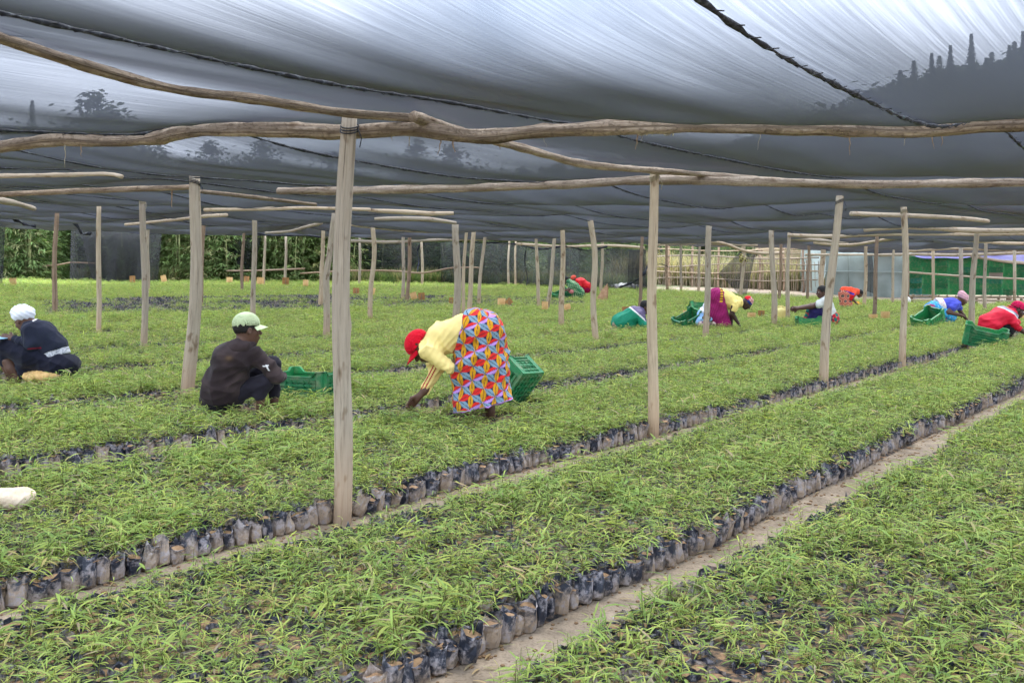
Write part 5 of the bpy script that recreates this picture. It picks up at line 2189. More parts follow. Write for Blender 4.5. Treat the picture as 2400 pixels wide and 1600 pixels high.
# --- 2: woman in red cap and patterned wrap, bending -----------------------------------------------------------
g = Figure((1145, 972), (920, 700), 5.2275, 'woman in a red cap, yellow shirt and leaf-patterned wrap bending down to pick')
B = Solid(.02)
hc = g(345, 590, .0)
R, P = add_head(B, hc, (-.55, -.05, -.83), (-.83, .0, .45), 1.1)
B.cone(g(370, 600, .0), g(470, 560, .0), .055, .065, .03)
wr = g(330, 1190, .10)
B.chain([g(455, 1030, .125), g(400, 1120, .11), wr], [.034, .034, .028])
hp = g(280, 1240, .10)
add_hand(B, wr, hp - wr, (-.6, -.2, -.8), 1, 1.25, 1.15)
for (kx, ky, ax_, ay, dy) in ((1000, 1150, 935, 1405, -.02), (1180, 1120, 1195, 1385, .14)):
    an = g(ax_, ay, dy)
    B.chain([g(kx, ky, dy), an], [.06, .042])
    add_foot(B, an + Vector((0, 0, .02)), (-1, -.1, 0))
part(g.root, 'body', B, .0075, SKIN, 'skin')
red = lin(200, 18, 40)
cap_parts(g, P, R, 1.14, red, brim_col=lin(190, 14, 36), brim_len=.085)
yel = lin(236, 214, 138)
T = Solid(.05)
T.cone(g(440, 590, .0), g(620, 480, .0), .10, .13)
T.cone(g(620, 490, .0), g(860, 400, .0), .135, .15)
T.cone(g(450, 570, .12), g(450, 620, -.11), .075, .075)
T.cone(g(440, 650, -.13), g(700, 850, -.13), .070, .055, .04)      # near arm, hand on the knee
T.cone(g(450, 640, .14), g(545, 850, .16), .075, .062, .04)        # far arm
T.cone(g(545, 850, .16), g(400, 1130, .11), .064, .046, .03)
cut = g(382, 1160, .11)
T.clip(cut, (-.5, 0, -.86))


def shirt2(V_):
    c = np.tile(np.array(yel), (len(V_), 1))
    e, w0 = np.array(g(545, 850, .16)), np.array(g(390, 1140, .11))
    ax_ = w0 - e
    L = np.linalg.norm(ax_)
    ax_ /= L
    rel = V_ - e
    t_ = rel @ ax_
    lat = rel - t_[:, None] * ax_
    sidev = np.cross(ax_, [0, 1.0, 0])
    sidev /= np.linalg.norm(sidev)
    lx = lat @ sidev
    onarm = (t_ > -.02) & (t_ < L + .03) & (np.linalg.norm(lat, axis=1) < .08) & (V_[:, 1] < .17)
    for o_ in (-.012, .014):
        c[onarm & (np.abs(lx + .022 * np.sign(sidev[0]) - o_) < .0055)] = lin(170, 30, 34)
    return c


part(g.root, 'shirt', T, .0075, shirt2, 'satin', (.013, (.35, .2, .9), 52, 2, 2.0))
W = Solid(.06)
W.ell(g(1075, 395, .0), (.215, .20, .185))
W.ell(g(960, 400, .0), (.17, .19, .165))
W.cone(g(1060, 420, .0), g(1090, 820, .02), .205, .215)
W.cone(g(1090, 820, .02), g(1090, 1330, .03), .215, .225)
W.cone(g(930, 560, -.02), g(940, 1330, .0), .155, .14)
W.cone(g(1190, 600, .03), g(1270, 1300, .05), .15, .155)
W.clip(g(1120, 1312, .0), (.10, -.0, -.44))
W.clip(g(812, 420, .0), (-.92, 0, .28))
inn = Solid(.06)
W.cone(g(1070, 1000, .03), g(1090, 1420, .03), .14, .185, .01, 's')
navy, blu, red2, yel2, pur = lin(34, 36, 74), lin(124, 152, 172), lin(214, 48, 44), lin(206, 150, 32), lin(190, 140, 214)


def wrap_pattern(V_):
    c0 = g(1075, 800, .0)
    ang = np.arctan2(V_[:, 0] - c0.x, -(V_[:, 1] - .03))
    u = ang * .235
    # let the print follow the cloth over the hip
    w = V_[:, 2] + V_[:, 1] * .12
    a = math.radians(7)
    U_, W_ = u * math.cos(a) + w * math.sin(a), -u * math.sin(a) + w * math.cos(a)
    # triangular lattice of nodes; each lattice edge carries one leaf
    L = .124
    e1, e2 = np.array([.98, .30]) * L * 1.0, np.array([.22, .93]) * L
    det = e1[0] * e2[1] - e1[1] * e2[0]
    i_ = (U_ * e2[1] - W_ * e2[0]) / det
    j_ = (-U_ * e1[1] + W_ * e1[0]) / det
    col = np.tile(np.array(navy), (len(V_), 1))
    fi, fj = np.floor(i_), np.floor(j_)
    edges = [((0, 0), (1, 0), red2), ((0, 0), (0, 1), yel2), ((1, 0), (0, 1), blu), ((0, 1), (1, 1), red2), ((1, 0), (1, 1), yel2)]
    for (a0, b0, cc) in edges:
        p0 = np.stack([(fi + a0[0]) * e1[0] + (fj + a0[1]) * e2[0], (fi + a0[0]) * e1[1] + (fj + a0[1]) * e2[1]], -1)
        p1 = np.stack([(fi + b0[0]) * e1[0] + (fj + b0[1]) * e2[0], (fi + b0[0]) * e1[1] + (fj + b0[1]) * e2[1]], -1)
        d = p1 - p0
        Ln = np.linalg.norm(d, axis=1)
        q_ = np.stack([U_, W_], -1) - p0
        t_ = (q_ * d).sum(1) / Ln ** 2
        lat = (q_[:, 0] * d[:, 1] - q_[:, 1] * d[:, 0]) / Ln
        half = .215 * Ln * np.sin(np.clip(t_, 0, 1) * math.pi) ** .85
        m = (np.abs(lat) < half) & (t_ > 0) & (t_ < 1)
        col[m] = cc
        if cc is red2:
            pm = m & (lat > .0) & ((fj + (a0[1])) % 2 == 0)
            col[pm] = pur
        vein = m & (np.abs(lat) < .0022) & (t_ > .06)
        col[vein] = (.02, .02, .04)
    hem = g(1120, 1312, .0)
    hd = (V_[:, 0] - hem.x) * .222 - (V_[:, 2] - hem.z) * .975
    col[(hd > -.013)] = pur
    return col


part(g.root, 'patterned_wrap', W, .0062, wrap_pattern, 'cloth', (.022, (.16, 0, 1), 22, 4, 1.4), relax=1)

# --- 3: woman in white turban, navy sweater ---------------------------------------------------------------------
g = Figure((95, 889), (0, 690), 6.8167, 'woman in a white turban and navy sweater squatting at the left border')
B = Solid(.02)
hc = g(372, 400, .0)
R, P = add_head(B, hc, (-.72, .42, -.5), (-.35, .1, .95), 1.05)
B.cone(g(420, 410, .0), g(490, 480, .0), .055, .065, .03)
wr = g(215, 705, -.06)
B.cone(g(330, 740, -.08), wr, .04, .03)
add_hand(B, wr, (-1, .1, .12), (.1, 1, -.3), -1, .5, 1.05)
an = g(275, 1345, .0)
B.chain([g(130, 1060, .0), g(190, 1180, .0), an], [.062, .060, .040])
add_foot(B, an + Vector((0, 0, .02)), (-1, -.2, 0))
an = g(190, 1345, .2)
B.chain([g(60, 1060, .2), an], [.055, .038])
add_foot(B, an, (-1, -.2, 0))
part(g.root, 'body', B, .0075, SKIN, 'skin')
Tb = Solid(.03)
Tb.ell(g(365, 292, .0), (.106, .104, .084), vmat((-.8, .45, -.15), (-.2, .1, 1)))
Tb.ell(g(405, 325, .0), (.09, .095, .07))
Tb.ell(g(338, 300, -.01), (.095, .10, .07))


def turb_post(V_):
    c = np.array(g(370, 290, 0))
    rel = V_ - c
    h = np.sin(rel[:, 2] * 150 + rel[:, 0] * 60 + 3 * np.sin(rel[:, 0] * 14) + rel[:, 1] * 40)
    n = rel / np.maximum(np.linalg.norm(rel, axis=1), 1e-6)[:, None]
    return V_ + n * (h * .003 + .003 * np.sin(rel[:, 0] * 31 - rel[:, 2] * 45))[:, None]


part(g.root, 'turban', Tb, .007, lin(226, 230, 240), 'cloth', post=turb_post)
nav = lin(38, 42, 56)
T = Solid(.05)
T.cone(g(505, 530, .0), g(640, 650, .0), .085, .14)
T.cone(g(640, 640, .0), g(840, 850, .02), .150, .150)
T.cone(g(490, 540, .13), g(465, 560, -.11), .062, .07)
T.cone(g(455, 570, -.12), g(500, 790, -.14), .072, .064, .03)
T.cone(g(500, 790, -.14), g(235, 715, -.07), .064, .042, .03)
T.clip(g(820, 925, 0), (.35, 0, -.95))


def nav_col(V_):
    c = np.tile(np.array(nav), (len(V_), 1))
    m = g(305, 780, 0)
    for k in range(6):
        u_, w_ = V_[:, 0] - (m.x - .022 + k * .009), V_[:, 2] - m.z
        rad = .008 if k == 0 else .0035
        c[(np.hypot(u_, w_ * (.9 if k == 0 else .45)) < rad) & (V_[:, 1] < -.02)] = (.72, .72, .74)
    m = g(680, 838, 0)
    c[(np.abs(V_[:, 2] - m.z - .06 * (V_[:, 0] - m.x)) < .006) & (np.abs(V_[:, 0] - m.x) < .05) & (V_[:, 1] < .05)] = lin(120, 24, 44)
    m = g(565, 405, 0)
    c[(np.hypot(V_[:, 0] - m.x, V_[:, 2] - m.z) < .012)] = (.7, .7, .72)
    return c


part(g.root, 'sweater', T, .0085, nav_col, 'cloth', (.010, (.5, .1, -.6), 38, 3))
S_ = Solid(.05)
S_.cone(g(800, 890, .02), g(870, 955, .03), .138, .150)


def belt_col(V_):
    c = np.tile(np.array(lin(190, 192, 198)), (len(V_), 1))
    n = np.sin(V_[:, 0] * 230 + np.sin(V_[:, 2] * 170) * 2) * np.sin(V_[:, 2] * 210 + V_[:, 0] * 90)
    c[n > .3] = lin(120, 124, 134)
    return c


part(g.root, 'undershirt', S_.clip(g(870, 1000, 0), (.3, 0, -.95)), .008, belt_col, 'cloth')
K = Solid(.06)
K.ell(g(970, 1120, .05), (.185, .22, .125))
K.cone(g(900, 1110, -.02), g(480, 985, -.06), .12, .11)
K.cone(g(480, 960, -.06), g(115, 830, -.04), .125, .085)
K.cone(g(900, 1110, .15), g(100, 850, .2), .12, .085)
K.cone(g(115, 850, .0), g(90, 1040, .02), .085, .075)
K.cone(g(400, 960, .0), g(430, 1210, .02), .11, .10)
K.cone(g(880, 1110, .05), g(760, 1210, .03), .13, .10)
K.cone(g(115, 860, .2), g(70, 1040, .2), .085, .07)
part(g.root, 'skirt', K, .0085, lin(27, 29, 42), 'cloth', (.009, (.55, .0, .6), 40, 7))

# --- the others, farther off ---------------------------------------------------------------------------------
def far_hand(B, e, w, nrm, side, s=1.05):
    add_hand(B, w, Vector(w) - Vector(e), nrm, side, .9, s)


# 4: man in green and purple jacket, kneeling
g = Figure((1462, 772), (1400, 640), 5.88, 'man in a green and purple jacket kneeling behind the second front post')
B = Solid(.02)
R, P = add_head(B, g(668, 470, .0), (.9, -.1, -.4), (.25, 0, .95), 1.1)
B.cone(g(640, 500, .0), g(600, 540, 0), .055, .065, .03)
e, w = g(650, 720, -.05), g(790, 735, -.1)
B.cone(e, w, .045, .03)
far_hand(B, e, w, (0, -.3, -1), 1)
B.cone(g(270, 700, .0), g(330, 770, .0), .10, .06)
part(g.root, 'body', B, .0095, SKIN, 'skin')
hair_cap(g, P, R, 1.12, .01, -.04)
T = Solid(.05)
T.cone(g(590, 540, .0), g(500, 580, 0), .12, .17)
T.cone(g(500, 580, .0), g(330, 680, 0), .18, .20)
T.cone(g(330, 680, 0), g(420, 720, 0), .17, .16)
T.cone(g(590, 560, -.13), g(620, 700, -.16), .08, .065)
T.cone(g(620, 700, -.16), g(760, 725, -.12), .062, .05)
T.cone(g(590, 540, .13), g(660, 690, .16), .075, .06)


def jk(V_):
    c = np.tile(np.array(lin(22, 128, 98)), (len(V_), 1))
    a, b = g(480, 500, 0), g(640, 640, 0)
    nx_, nz_ = -(b.z - a.z), (b.x - a.x)
    dd = ((V_[:, 0] - a.x) * nx_ + (V_[:, 2] - a.z) * nz_) / math.hypot(nx_, nz_)
    c[(dd > 0) & (V_[:, 2] > g(0, 660).z)] = lin(100, 88, 120)
    c[(np.abs(dd) < .014) & (V_[:, 2] > g(0, 660).z)] = (.75, .75, .75)
    return c


part(g.root, 'jacket', T, .0095, jk, 'satin', (.010, (.3, .2, .8), 34, 1))
K = Solid(.05)
K.ell(g(285, 690, .03), (.12, .17, .12))
K.cone(g(290, 700, -.05), g(420, 760, -.1), .12, .08)
part(g.root, 'trousers', K, .0095, lin(150, 138, 116), 'cloth')

# 5: sitter in white bucket hat, light blue top
g = Figure((1655, 766), (1400, 640), 5.88, 'sitter in a white bucket hat and light blue top half hidden by a post')
B = Solid(.02)
R, P = add_head(B, g(1518, 490, .0), (.05, -.9, -.45), (0, -.2, 1), 1.1)
B.cone(g(1520, 520, .0), g(1525, 580, .03), .055, .065, .03)
for sx in (-1, 1):
    e = g(1510 + sx * 110, 690, -.12)
    w = g(1500 + sx * 40, 615, -.22)
    B.cone(e, w, .042, .03)
    far_hand(B, e, w, (0, .2, -1), sx)
an = g(1570, 740, -.15)
B.cone(g(1590, 660, -.1), an, .06, .04)
part(g.root, 'body', B, .0095, SKIN, 'skin')
Ht = Solid(.012)
Ht.ell(P(0, -.01, .045), (.095, .105, .09), R)
Ht.cone(P(0, -.005, .03), P(0, 0, -.012), .10, .155, .02)
Ht.ell(P(0, 0, -.075), (.15, .15, .085), R, .008, 's')
part(g.root, 'bucket_hat', Ht, .009, lin(232, 232, 238), 'cloth')
T = Solid(.05)
T.cone(g(1525, 570, .03), g(1530, 720, .05), .15, .17)
T.cone(g(1435, 560, .03), g(1615, 560, .03), .085, .085)
for sx in (-1, 1):
    T.cone(g(1525 + sx * 92, 560, .02), g(1510 + sx * 112, 680, -.11), .075, .065)
    T.cone(g(1510 + sx * 112, 680, -.11), g(1500 + sx * 55, 630, -.19), .06, .05)
part(g.root, 'blue_top', T, .0095, lin(150, 192, 232), 'cloth', (.010, (.2, .1, 1), 40, 2))
K = Solid(.05)
K.cone(g(1530, 720, .05), g(1620, 690, -.12), .17, .11)
K.cone(g(1530, 720, .05), g(1440, 690, -.12), .17, .11)
K.cone(g(1640, 700, -.1), g(1650, 745, -.1), .09, .07)


def pinkprint(V_):
    c = np.tile(np.array(lin(214, 176, 186)), (len(V_), 1))
    n = np.sin(V_[:, 0] * 70) * np.sin(V_[:, 2] * 66 + V_[:, 1] * 50)
    c[n > .45] = lin(120, 84, 130)
    c[n < -.6] = lin(236, 220, 216)
    return c


part(g.root, 'printed_skirt', K, .0095, pinkprint, 'cloth', (.008, (0, 0, 1), 40, 2))

# 6: woman bending, magenta wrap, yellow tee
g = Figure((1694, 767), (1400, 640), 5.88, 'woman in a magenta wrap and yellow tee shirt bending far forward')
B = Solid(.02)
R, P = add_head(B, g(2065, 415, .0), (.62, -.05, -.78), (.80, 0, .55), 1.1)
B.cone(g(2020, 400, .0), g(1950, 400, .0), .055, .07, .03)
e1, w1 = g(1855, 560, -.14), g(1930, 670, -.12)
B.chain([g(1880, 460, -.15), e1, w1], [.06, .052, .034])
far_hand(B, e1, w1, (.4, .2, -1), 1, 1.15)
e2, w2 = g(1850, 590, .14), g(1845, 690, .12)
B.chain([g(1890, 450, .14), e2, w2], [.055, .048, .032])
far_hand(B, e2, w2, (.4, .2, -1), -1, 1.15)
for dy in (-.07, .1):
    an = g(1700 + dy * 200, 735, dy)
    B.cone(g(1690, 650, dy), an, .055, .042)
part(g.root, 'body', B, .0095, (.050, .027, .020), 'skin')
Sc = Solid(.02)
Sc.ell(P(0, -.02, .05), (.098, .112, .098), R)
Sc.clip(P(0, 0, .0), -(R @ np.array([0, 0.25, 1.0])))


def scarf(V_):
    c = np.tile(np.array(lin(190, 160, 150)), (len(V_), 1))
    up = R @ np.array([0, 0, 1.0])
    h = (V_ - P(0, 0, 0)) @ up
    c[h < .055] = lin(34, 56, 122)
    n = np.sin(V_[:, 0] * 90 + V_[:, 1] * 40) * np.sin(V_[:, 2] * 80)
    c[(h >= .055) & (n > .25)] = lin(190, 40, 60)
    fw = (V_ - P(0, 0, 0)) @ (R @ np.array([0, 1.0, 0]))
    c[(fw < -.06) & (h > .03)] = lin(206, 30, 44)
    return c


part(g.root, 'headscarf', Sc, .009, scarf, 'cloth', (.006, (.5, .5, .5), 60, 1))
T = Solid(.05)
T.cone(g(1930, 400, .0), g(1860, 400, 0), .12, .15)
T.cone(g(1860, 400, 0), g(1740, 320, 0), .155, .155)
T.cone(g(1910, 430, -.14), g(1880, 500, -.15), .085, .075)
T.cone(g(1910, 420, .13), g(1890, 490, .14), .08, .07)
part(g.root, 'tee_shirt', T, .0095, lin(236, 214, 130), 'cloth', (.010, (-.6, .1, .8), 36, 3))
K = Solid(.06)
K.ell(g(1640, 320, .0), (.19, .19, .165))
K.cone(g(1650, 330, .0), g(1640, 560, .02), .19, .19)
K.cone(g(1640, 560, .02), g(1700, 735, .02), .19, .17)
K.cone(g(1690, 420, -.05), g(1790, 735, -.02), .12, .10)
K.clip(g(1700, 752, 0), (0, 0, -1))


def magenta(V_):
    c = np.tile(np.array(lin(150, 40, 98)), (len(V_), 1))
    a = V_[:, 0] + V_[:, 2] * .25
    c[np.sin(a * 190) > .75] = lin(110, 24, 70)
    b = g(1690, 300, 0)
    m = (np.abs(V_[:, 0] - b.x - .1 * (V_[:, 2] - b.z)) < .032) & (V_[:, 2] > g(0, 400).z)
    c[m] = lin(200, 150, 40)
    c[m & (np.sin(V_[:, 2] * 120) > .3)] = lin(60, 40, 44)
    return c


part(g.root, 'magenta_wrap', K, .009, magenta, 'cloth', (.011, (.25, 0, -1), 30, 5))

# 7: woman seated, pale tee, arms held out
g = Figure((1935, 762), (1820, 640), 9.8, 'seated woman in a pale tee shirt holding both arms straight out')
B = Solid(.02)
R, P = add_head(B, g(1030, 430, .0), (-.97, -.2, -.08), (0, 0, 1), 1.13)
eyes(g.root, P, 1.13)
B.cone(g(1070, 520, .02), g(1120, 620, .03), .055, .065, .03)
for sx, yo in ((1, -.14), (-1, .12)):
    s0, e, w = g(1060, 690, yo), g(800, 770 - (25 if sx < 0 else 0), yo * .8), g(490, 815 - (20 if sx < 0 else 0), yo * .3)
    B.chain([s0, e, w], [.062, .050, .034])
    add_hand(B, w, (-1, -.1 * sx, -.12), (0, -sx, -.3), -sx, 1.1, 1.2)
part(g.root, 'body', B, .0085, (.085, .040, .027), 'skin')
hair_cap(g, P, R, 1.15, .009, -.02)
T = Solid(.05)
T.cone(g(1130, 640, .02), g(1200, 900, .03), .13, .155)
T.cone(g(1110, 640, .14), g(1110, 640, -.12), .08, .085)
T.cone(g(1090, 650, -.15), g(960, 730, -.15), .09, .080, .03)
T.cone(g(1090, 640, .14), g(970, 690, .13), .085, .075, .03)
part(g.root, 'tee_shirt', T, .009, lin(204, 206, 200), 'cloth', (.009, (.8, 0, -.4), 36, 6))
K = Solid(.05)
K.cone(g(1230, 1000, .05), g(860, 880, -.04), .17, .095)
K.cone(g(1230, 1000, .1), g(780, 900, .18), .16, .09)
K.cone(g(860, 890, -.04), g(800, 1090, -.04), .10, .085)
K.cone(g(780, 900, .18), g(690, 1080, .16), .09, .085)
K.ell(g(1290, 1060, .05), (.15, .2, .14))


def kcol(V_):
    c = np.tile(np.array(lin(42, 38, 84)), (len(V_), 1))
    m = (V_[:, 1] > .09) | (V_[:, 0] > g(1240, 0).x)
    n = np.sin(V_[:, 0] * 42 + V_[:, 2] * 15) * np.sin(V_[:, 2] * 38 - V_[:, 0] * 12)
    c[m & (n > .15)] = lin(182, 40, 52)
    c[m & (n < -.3)] = lin(30, 110, 100)
    c[m & (np.abs(n) < .08)] = lin(206, 130, 90)
    return c


part(g.root, 'printed_wrap', K, .009, kcol, 'cloth', (.008, (.6, 0, .6), 34, 8))

# 8: woman in orange red bending, far
g = Figure((1990, 720), (1820, 640), 9.8, 'far woman in orange and red bending over a yellow bag on the sand edge')
s_ = 1.0
B = Solid(.02)
R, P = add_head(B, g(1915, 470, .0), (.72, -.05, -.7), (.7, 0, .7), 1.0)
B.cone(g(1890, 450, .0), g(1830, 420, .0), .05, .06, .03)
e, w = g(1720, 590, -.1), g(1790, 650, -.1)
B.chain([g(1800, 470, -.12), e, w], [.05, .042, .03])
far_hand(B, e, w, (.4, .2, -1), 1)
e, w = g(1740, 590, .1), g(1800, 650, .08)
B.chain([g(1800, 470, .12), e, w], [.05, .042, .03])
far_hand(B, e, w, (.4, .2, -1), -1)
for dx, dy in ((1600, -.06), (1690, .08)):
    B.cone(g(dx, 680, dy), g(dx + 20, 790, dy), .05, .038)
part(g.root, 'body', B, .0105, SKIN, 'skin')
hair_cap(g, P, R, 1.03, .011, -.05)
T = Solid(.05)
T.cone(g(1840, 430, .0), g(1700, 430, 0), .11, .14)
T.cone(g(1700, 430, 0), g(1560, 420, .0), .15, .16)
T.cone(g(1780, 470, -.12), g(1700, 590, -.12), .07, .06)
T.cone(g(1780, 470, .12), g(1720, 590, .12), .07, .06)


def orange(V_):
    c = np.tile(np.array(lin(232, 84, 56)), (len(V_), 1))
    a = g(1560, 400, 0)
    m = (V_[:, 0] > a.x) & (V_[:, 0] < g(1740, 0).x) & (np.abs(V_[:, 2] - g(0, 420).z + .35 * (V_[:, 0] - a.x)) < .03)
    c[m] = lin(52, 66, 180)
    c[V_[:, 2] < g(0, 500).z] = lin(206, 34, 40)
    return c


part(g.root, 'blouse', T, .0105, orange, 'cloth', (.012, (.4, .1, .8), 36, 2))
K = Solid(.05)
K.ell(g(1560, 460, .0), (.16, .17, .15))
K.cone(g(1545, 470, .0), g(1560, 690, .0), .165, .15)
K.cone(g(1600, 480, .0), g(1650, 720, .02), .13, .13)
K.clip(g(1580, 775, 0), (.15, 0, -1))


def rings(V_):
    c = np.tile(np.array(lin(196, 110, 92)), (len(V_), 1))
    L = .16
    ii_ = np.round(V_[:, 2] / L)
    xo = V_[:, 0] / L + .5 * (ii_ % 2)
    r_ = np.hypot((xo - np.round(xo)) * L, V_[:, 2] - ii_ * L)
    c[r_ < .062] = lin(236, 176, 150)
    c[r_ < .050] = lin(150, 70, 60)
    c[r_ < .034] = lin(104, 110, 104)
    return c


part(g.root, 'ring_print_skirt', K, .009, rings, 'cloth')

# 9: woman in blue tee, turquoise wrap, pink beanie
g = Figure((2205, 757), (2120, 640), 7.839, 'woman in a blue tee, turquoise wrap and pink beanie squatting and reaching forward')
B = Solid(.02)
R, P = add_head(B, g(1065, 480, .0), (.88, -.15, -.45), (.4, 0, .9), 1.1)
B.cone(g(1010, 500, .0), g(940, 540, .0), .055, .065, .03)
e, w = g(800, 720, -.18), g(1030, 770, -.2)
B.chain([g(900, 610, -.14), e, w], [.060, .050, .034])
add_hand(B, w, (.9, .1, -.4), (0, 0, -1), 1, .9, 1.15)
e, w = g(1020, 690, .14), g(1150, 860, .12)
B.chain([g(980, 600, .14), e, w], [.055, .046, .032])
far_hand(B, e, w, (0, .3, -1), -1)
for dy in (-.05, .15):
    an = g(800 + dy * 200, 905, dy)
    B.cone(g(900, 800, dy), an, .055, .04)
    add_foot(B, an, (1, 0, 0), .2)
part(g.root, 'body', B, .0095, SKIN, 'skin')
Bn = Solid(.03)
Bn.ell(P(0, -.01, .05), (.105, .12, .10), R)
Bn.ell(P(0, -.06, .09), (.085, .08, .075), R)
Bn.clip(P(0, 0, .0), -(R @ np.array([0, 0.1, 1.0])))


def beanie_post(V_):
    c = np.array(P(0, 0, .05))
    rel = V_ - c
    fw, up = R @ np.array([0, 1.0, 0]), R @ np.array([0, 0, 1.0])
    h = np.sin((rel @ fw) * 95 + 2 * np.sin((rel @ up) * 30)) * .5 + np.sin((rel @ up) * 120)
    return V_ + rel / np.maximum(np.linalg.norm(rel, axis=1), 1e-6)[:, None] * (h * .003)[:, None]


part(g.root, 'beanie', Bn, .0085, lin(206, 160, 168), 'cloth', post=beanie_post)
T = Solid(.05)
T.cone(g(950, 570, .0), g(860, 580, 0), .115, .145)
T.cone(g(860, 580, 0), g(690, 590, 0), .155, .155)
T.cone(g(940, 580, -.13), g(870, 640, -.17), .085, .072)
T.cone(g(960, 580, .13), g(1010, 650, .14), .08, .068)
part(g.root, 'tee_shirt', T, .0095, lin(78, 86, 190), 'cloth', (.009, (.7, .1, .5), 36, 4))
Bt = Solid(.04)
Bt.cone(g(690, 600, .0), g(620, 590, 0), .168, .172)
Bt.clip(g(715, 600, 0), (1, 0, .2)).clip(g(585, 600, 0), (-1, 0, -.15))


def sash(V_):
    c = np.tile(np.array(lin(226, 220, 218)), (len(V_), 1))
    n = noise2(V_[:, 0] * 5, V_[:, 2] * 5, 16.0, 2.0)
    return mixcol(c, lin(232, 180, 184), np.clip((n - .55) * 4, 0, 1))


part(g.root, 'white_sash', Bt, .0095, sash, 'cloth', (.007, (0, 0, 1), 50, 1))
K = Solid(.06)
K.ell(g(520, 660, .0), (.19, .21, .155))
K.cone(g(540, 650, -.04), g(870, 800, -.1), .165, .105)
K.cone(g(540, 650, .1), g(880, 790, .14), .16, .10)
K.cone(g(820, 790, 0), g(830, 870, .0), .12, .11)
K.cone(g(600, 700, 0), g(760, 850, 0), .14, .10)
K.clip(g(800, 905, 0), (.1, 0, -1))


def turq(V_):
    c = np.tile(np.array(lin(62, 160, 208)), (len(V_), 1))
    n = np.sin(V_[:, 0] * 48 + 2) * np.sin(V_[:, 2] * 52 + V_[:, 1] * 30)
    c[n > .72] = lin(150, 210, 232)
    c[n < -.86] = lin(176, 60, 90)
    m = g(440, 590, 0)
    c[np.hypot(V_[:, 0] - m.x, (V_[:, 2] - m.z) * 1.8) < .06] = lin(170, 80, 120)
    return c


part(g.root, 'turquoise_wrap', K, .009, turq, 'cloth', (.010, (.7, 0, -.4), 34, 6))

# 10: man in red jacket and crimson cap
g = Figure((2352, 793), (2120, 640), 7.839, 'man in a red jacket and backward crimson cap squatting at the right border')
B = Solid(.02)
R, P = add_head(B, g(2085, 675, .0), (.88, -.28, -.38), (.25, 0, 1), 1.15)
eyes(g.root, P, 1.15)
B.cone(g(2020, 700, .0), g(1960, 760, .0), .058, .07, .03)
e, w = g(2090, 1010, -.12), g(2230, 1110, -.14)
B.chain([g(2000, 900, -.14), e, w], [.055, .046, .034])
far_hand(B, e, w, (0, .3, -1), 1, 1.15)
for dy in (-.04, .16):
    an = g(1835 + dy * 100, 1215, dy)
    B.cone(g(1900, 1080, dy), an, .05, .04)
    add_foot(B, an, (1, -.1, 0), .22)
part(g.root, 'body', B, .0085, (.060, .030, .020), 'skin')
hair_cap(g, P, R, 1.12, .009, -.03)
crim = lin(190, 30, 78)
cap_parts(g, P, R, 1.17, crim, brim_dir=-1.0, brim_col=lin(176, 26, 72), vox=.009)
T = Solid(.06)
T.cone(g(1950, 770, .0), g(1800, 800, 0), .125, .17)
T.cone(g(1800, 800, 0), g(1560, 930, .0), .18, .18)
T.cone(g(1560, 930, 0), g(1520, 990, .0), .18, .13)
T.cone(g(1940, 800, -.14), g(2020, 930, -.16), .085, .075, .04)
T.cone(g(2020, 930, -.16), g(2100, 1020, -.13), .07, .055, .03)
T.cone(g(1940, 790, .14), g(2050, 900, .16), .08, .07, .04)


def redj(V_):
    c = np.tile(np.array(lin(206, 24, 52)), (len(V_), 1))
    a, b = g(1800, 660, 0), g(2060, 840, 0)
    nx_, nz_ = -(b.z - a.z), (b.x - a.x)
    dd = ((V_[:, 0] - a.x) * nx_ + (V_[:, 2] - a.z) * nz_) / math.hypot(nx_, nz_)
    m = (dd > -.012) & (V_[:, 2] > g(0, 850).z)
    c[m & (dd < .05)] = lin(136, 140, 152)
    c[m & (np.abs(dd) < .008)] = (.62, .6, .62)
    return c


part(g.root, 'jacket', T, .009, redj, 'satin', (.011, (.45, .1, .7), 32, 9))
K = Solid(.05)
K.cone(g(1600, 1030, .0), g(1900, 1010, -.08), .15, .095)
K.cone(g(1900, 1010, -.08), g(1840, 1180, -.05), .092, .062)
K.cone(g(1600, 1030, .1), g(1960, 1000, .16), .14, .09)
K.cone(g(1960, 1000, .16), g(1880, 1180, .16), .09, .06)
part(g.root, 'trousers', K, .009, lin(26, 26, 30), 'cloth', (.007, (.4, 0, .8), 40, 3))

# 11, 12: far crouching pair
g = Figure((1352, 701), (1280, 620), 11.76, 'crouching person wrapped in green patterned cloth, dark hair, beside the far crate')
B = Solid(.02)
R, P = add_head(B, g(545, 420, .0), (-.85, -.15, -.5), (-.3, 0, 1), .95)
B.cone(g(580, 450, .0), g(640, 480, .0), .05, .06, .03)
e, w = g(640, 690, -.15), g(540, 700, -.2)
B.chain([g(640, 560, -.12), e, w], [.045, .04, .03])
far_hand(B, e, w, (0, .2, -1), 1)
for dy in (0, .15):
    B.cone(g(760, 780, dy), g(740, 900, dy), .05, .038)
    add_foot(B, g(740, 890, dy), (-1, 0, 0), .2)
part(g.root, 'body', B, .0105, SKIN, 'skin')
hair_cap(g, P, R, 1.0, .011, -.05)
K = Solid(.06)
K.cone(g(620, 470, .0), g(760, 600, .0), .10, .16)
K.cone(g(760, 600, .0), g(900, 780, .03), .17, .19)
K.cone(g(900, 780, .03), g(930, 860, .03), .18, .14)
K.cone(g(600, 480, -.08), g(660, 640, -.12), .07, .07)
K.cone(g(840, 800, .0), g(820, 880, .0), .14, .12)


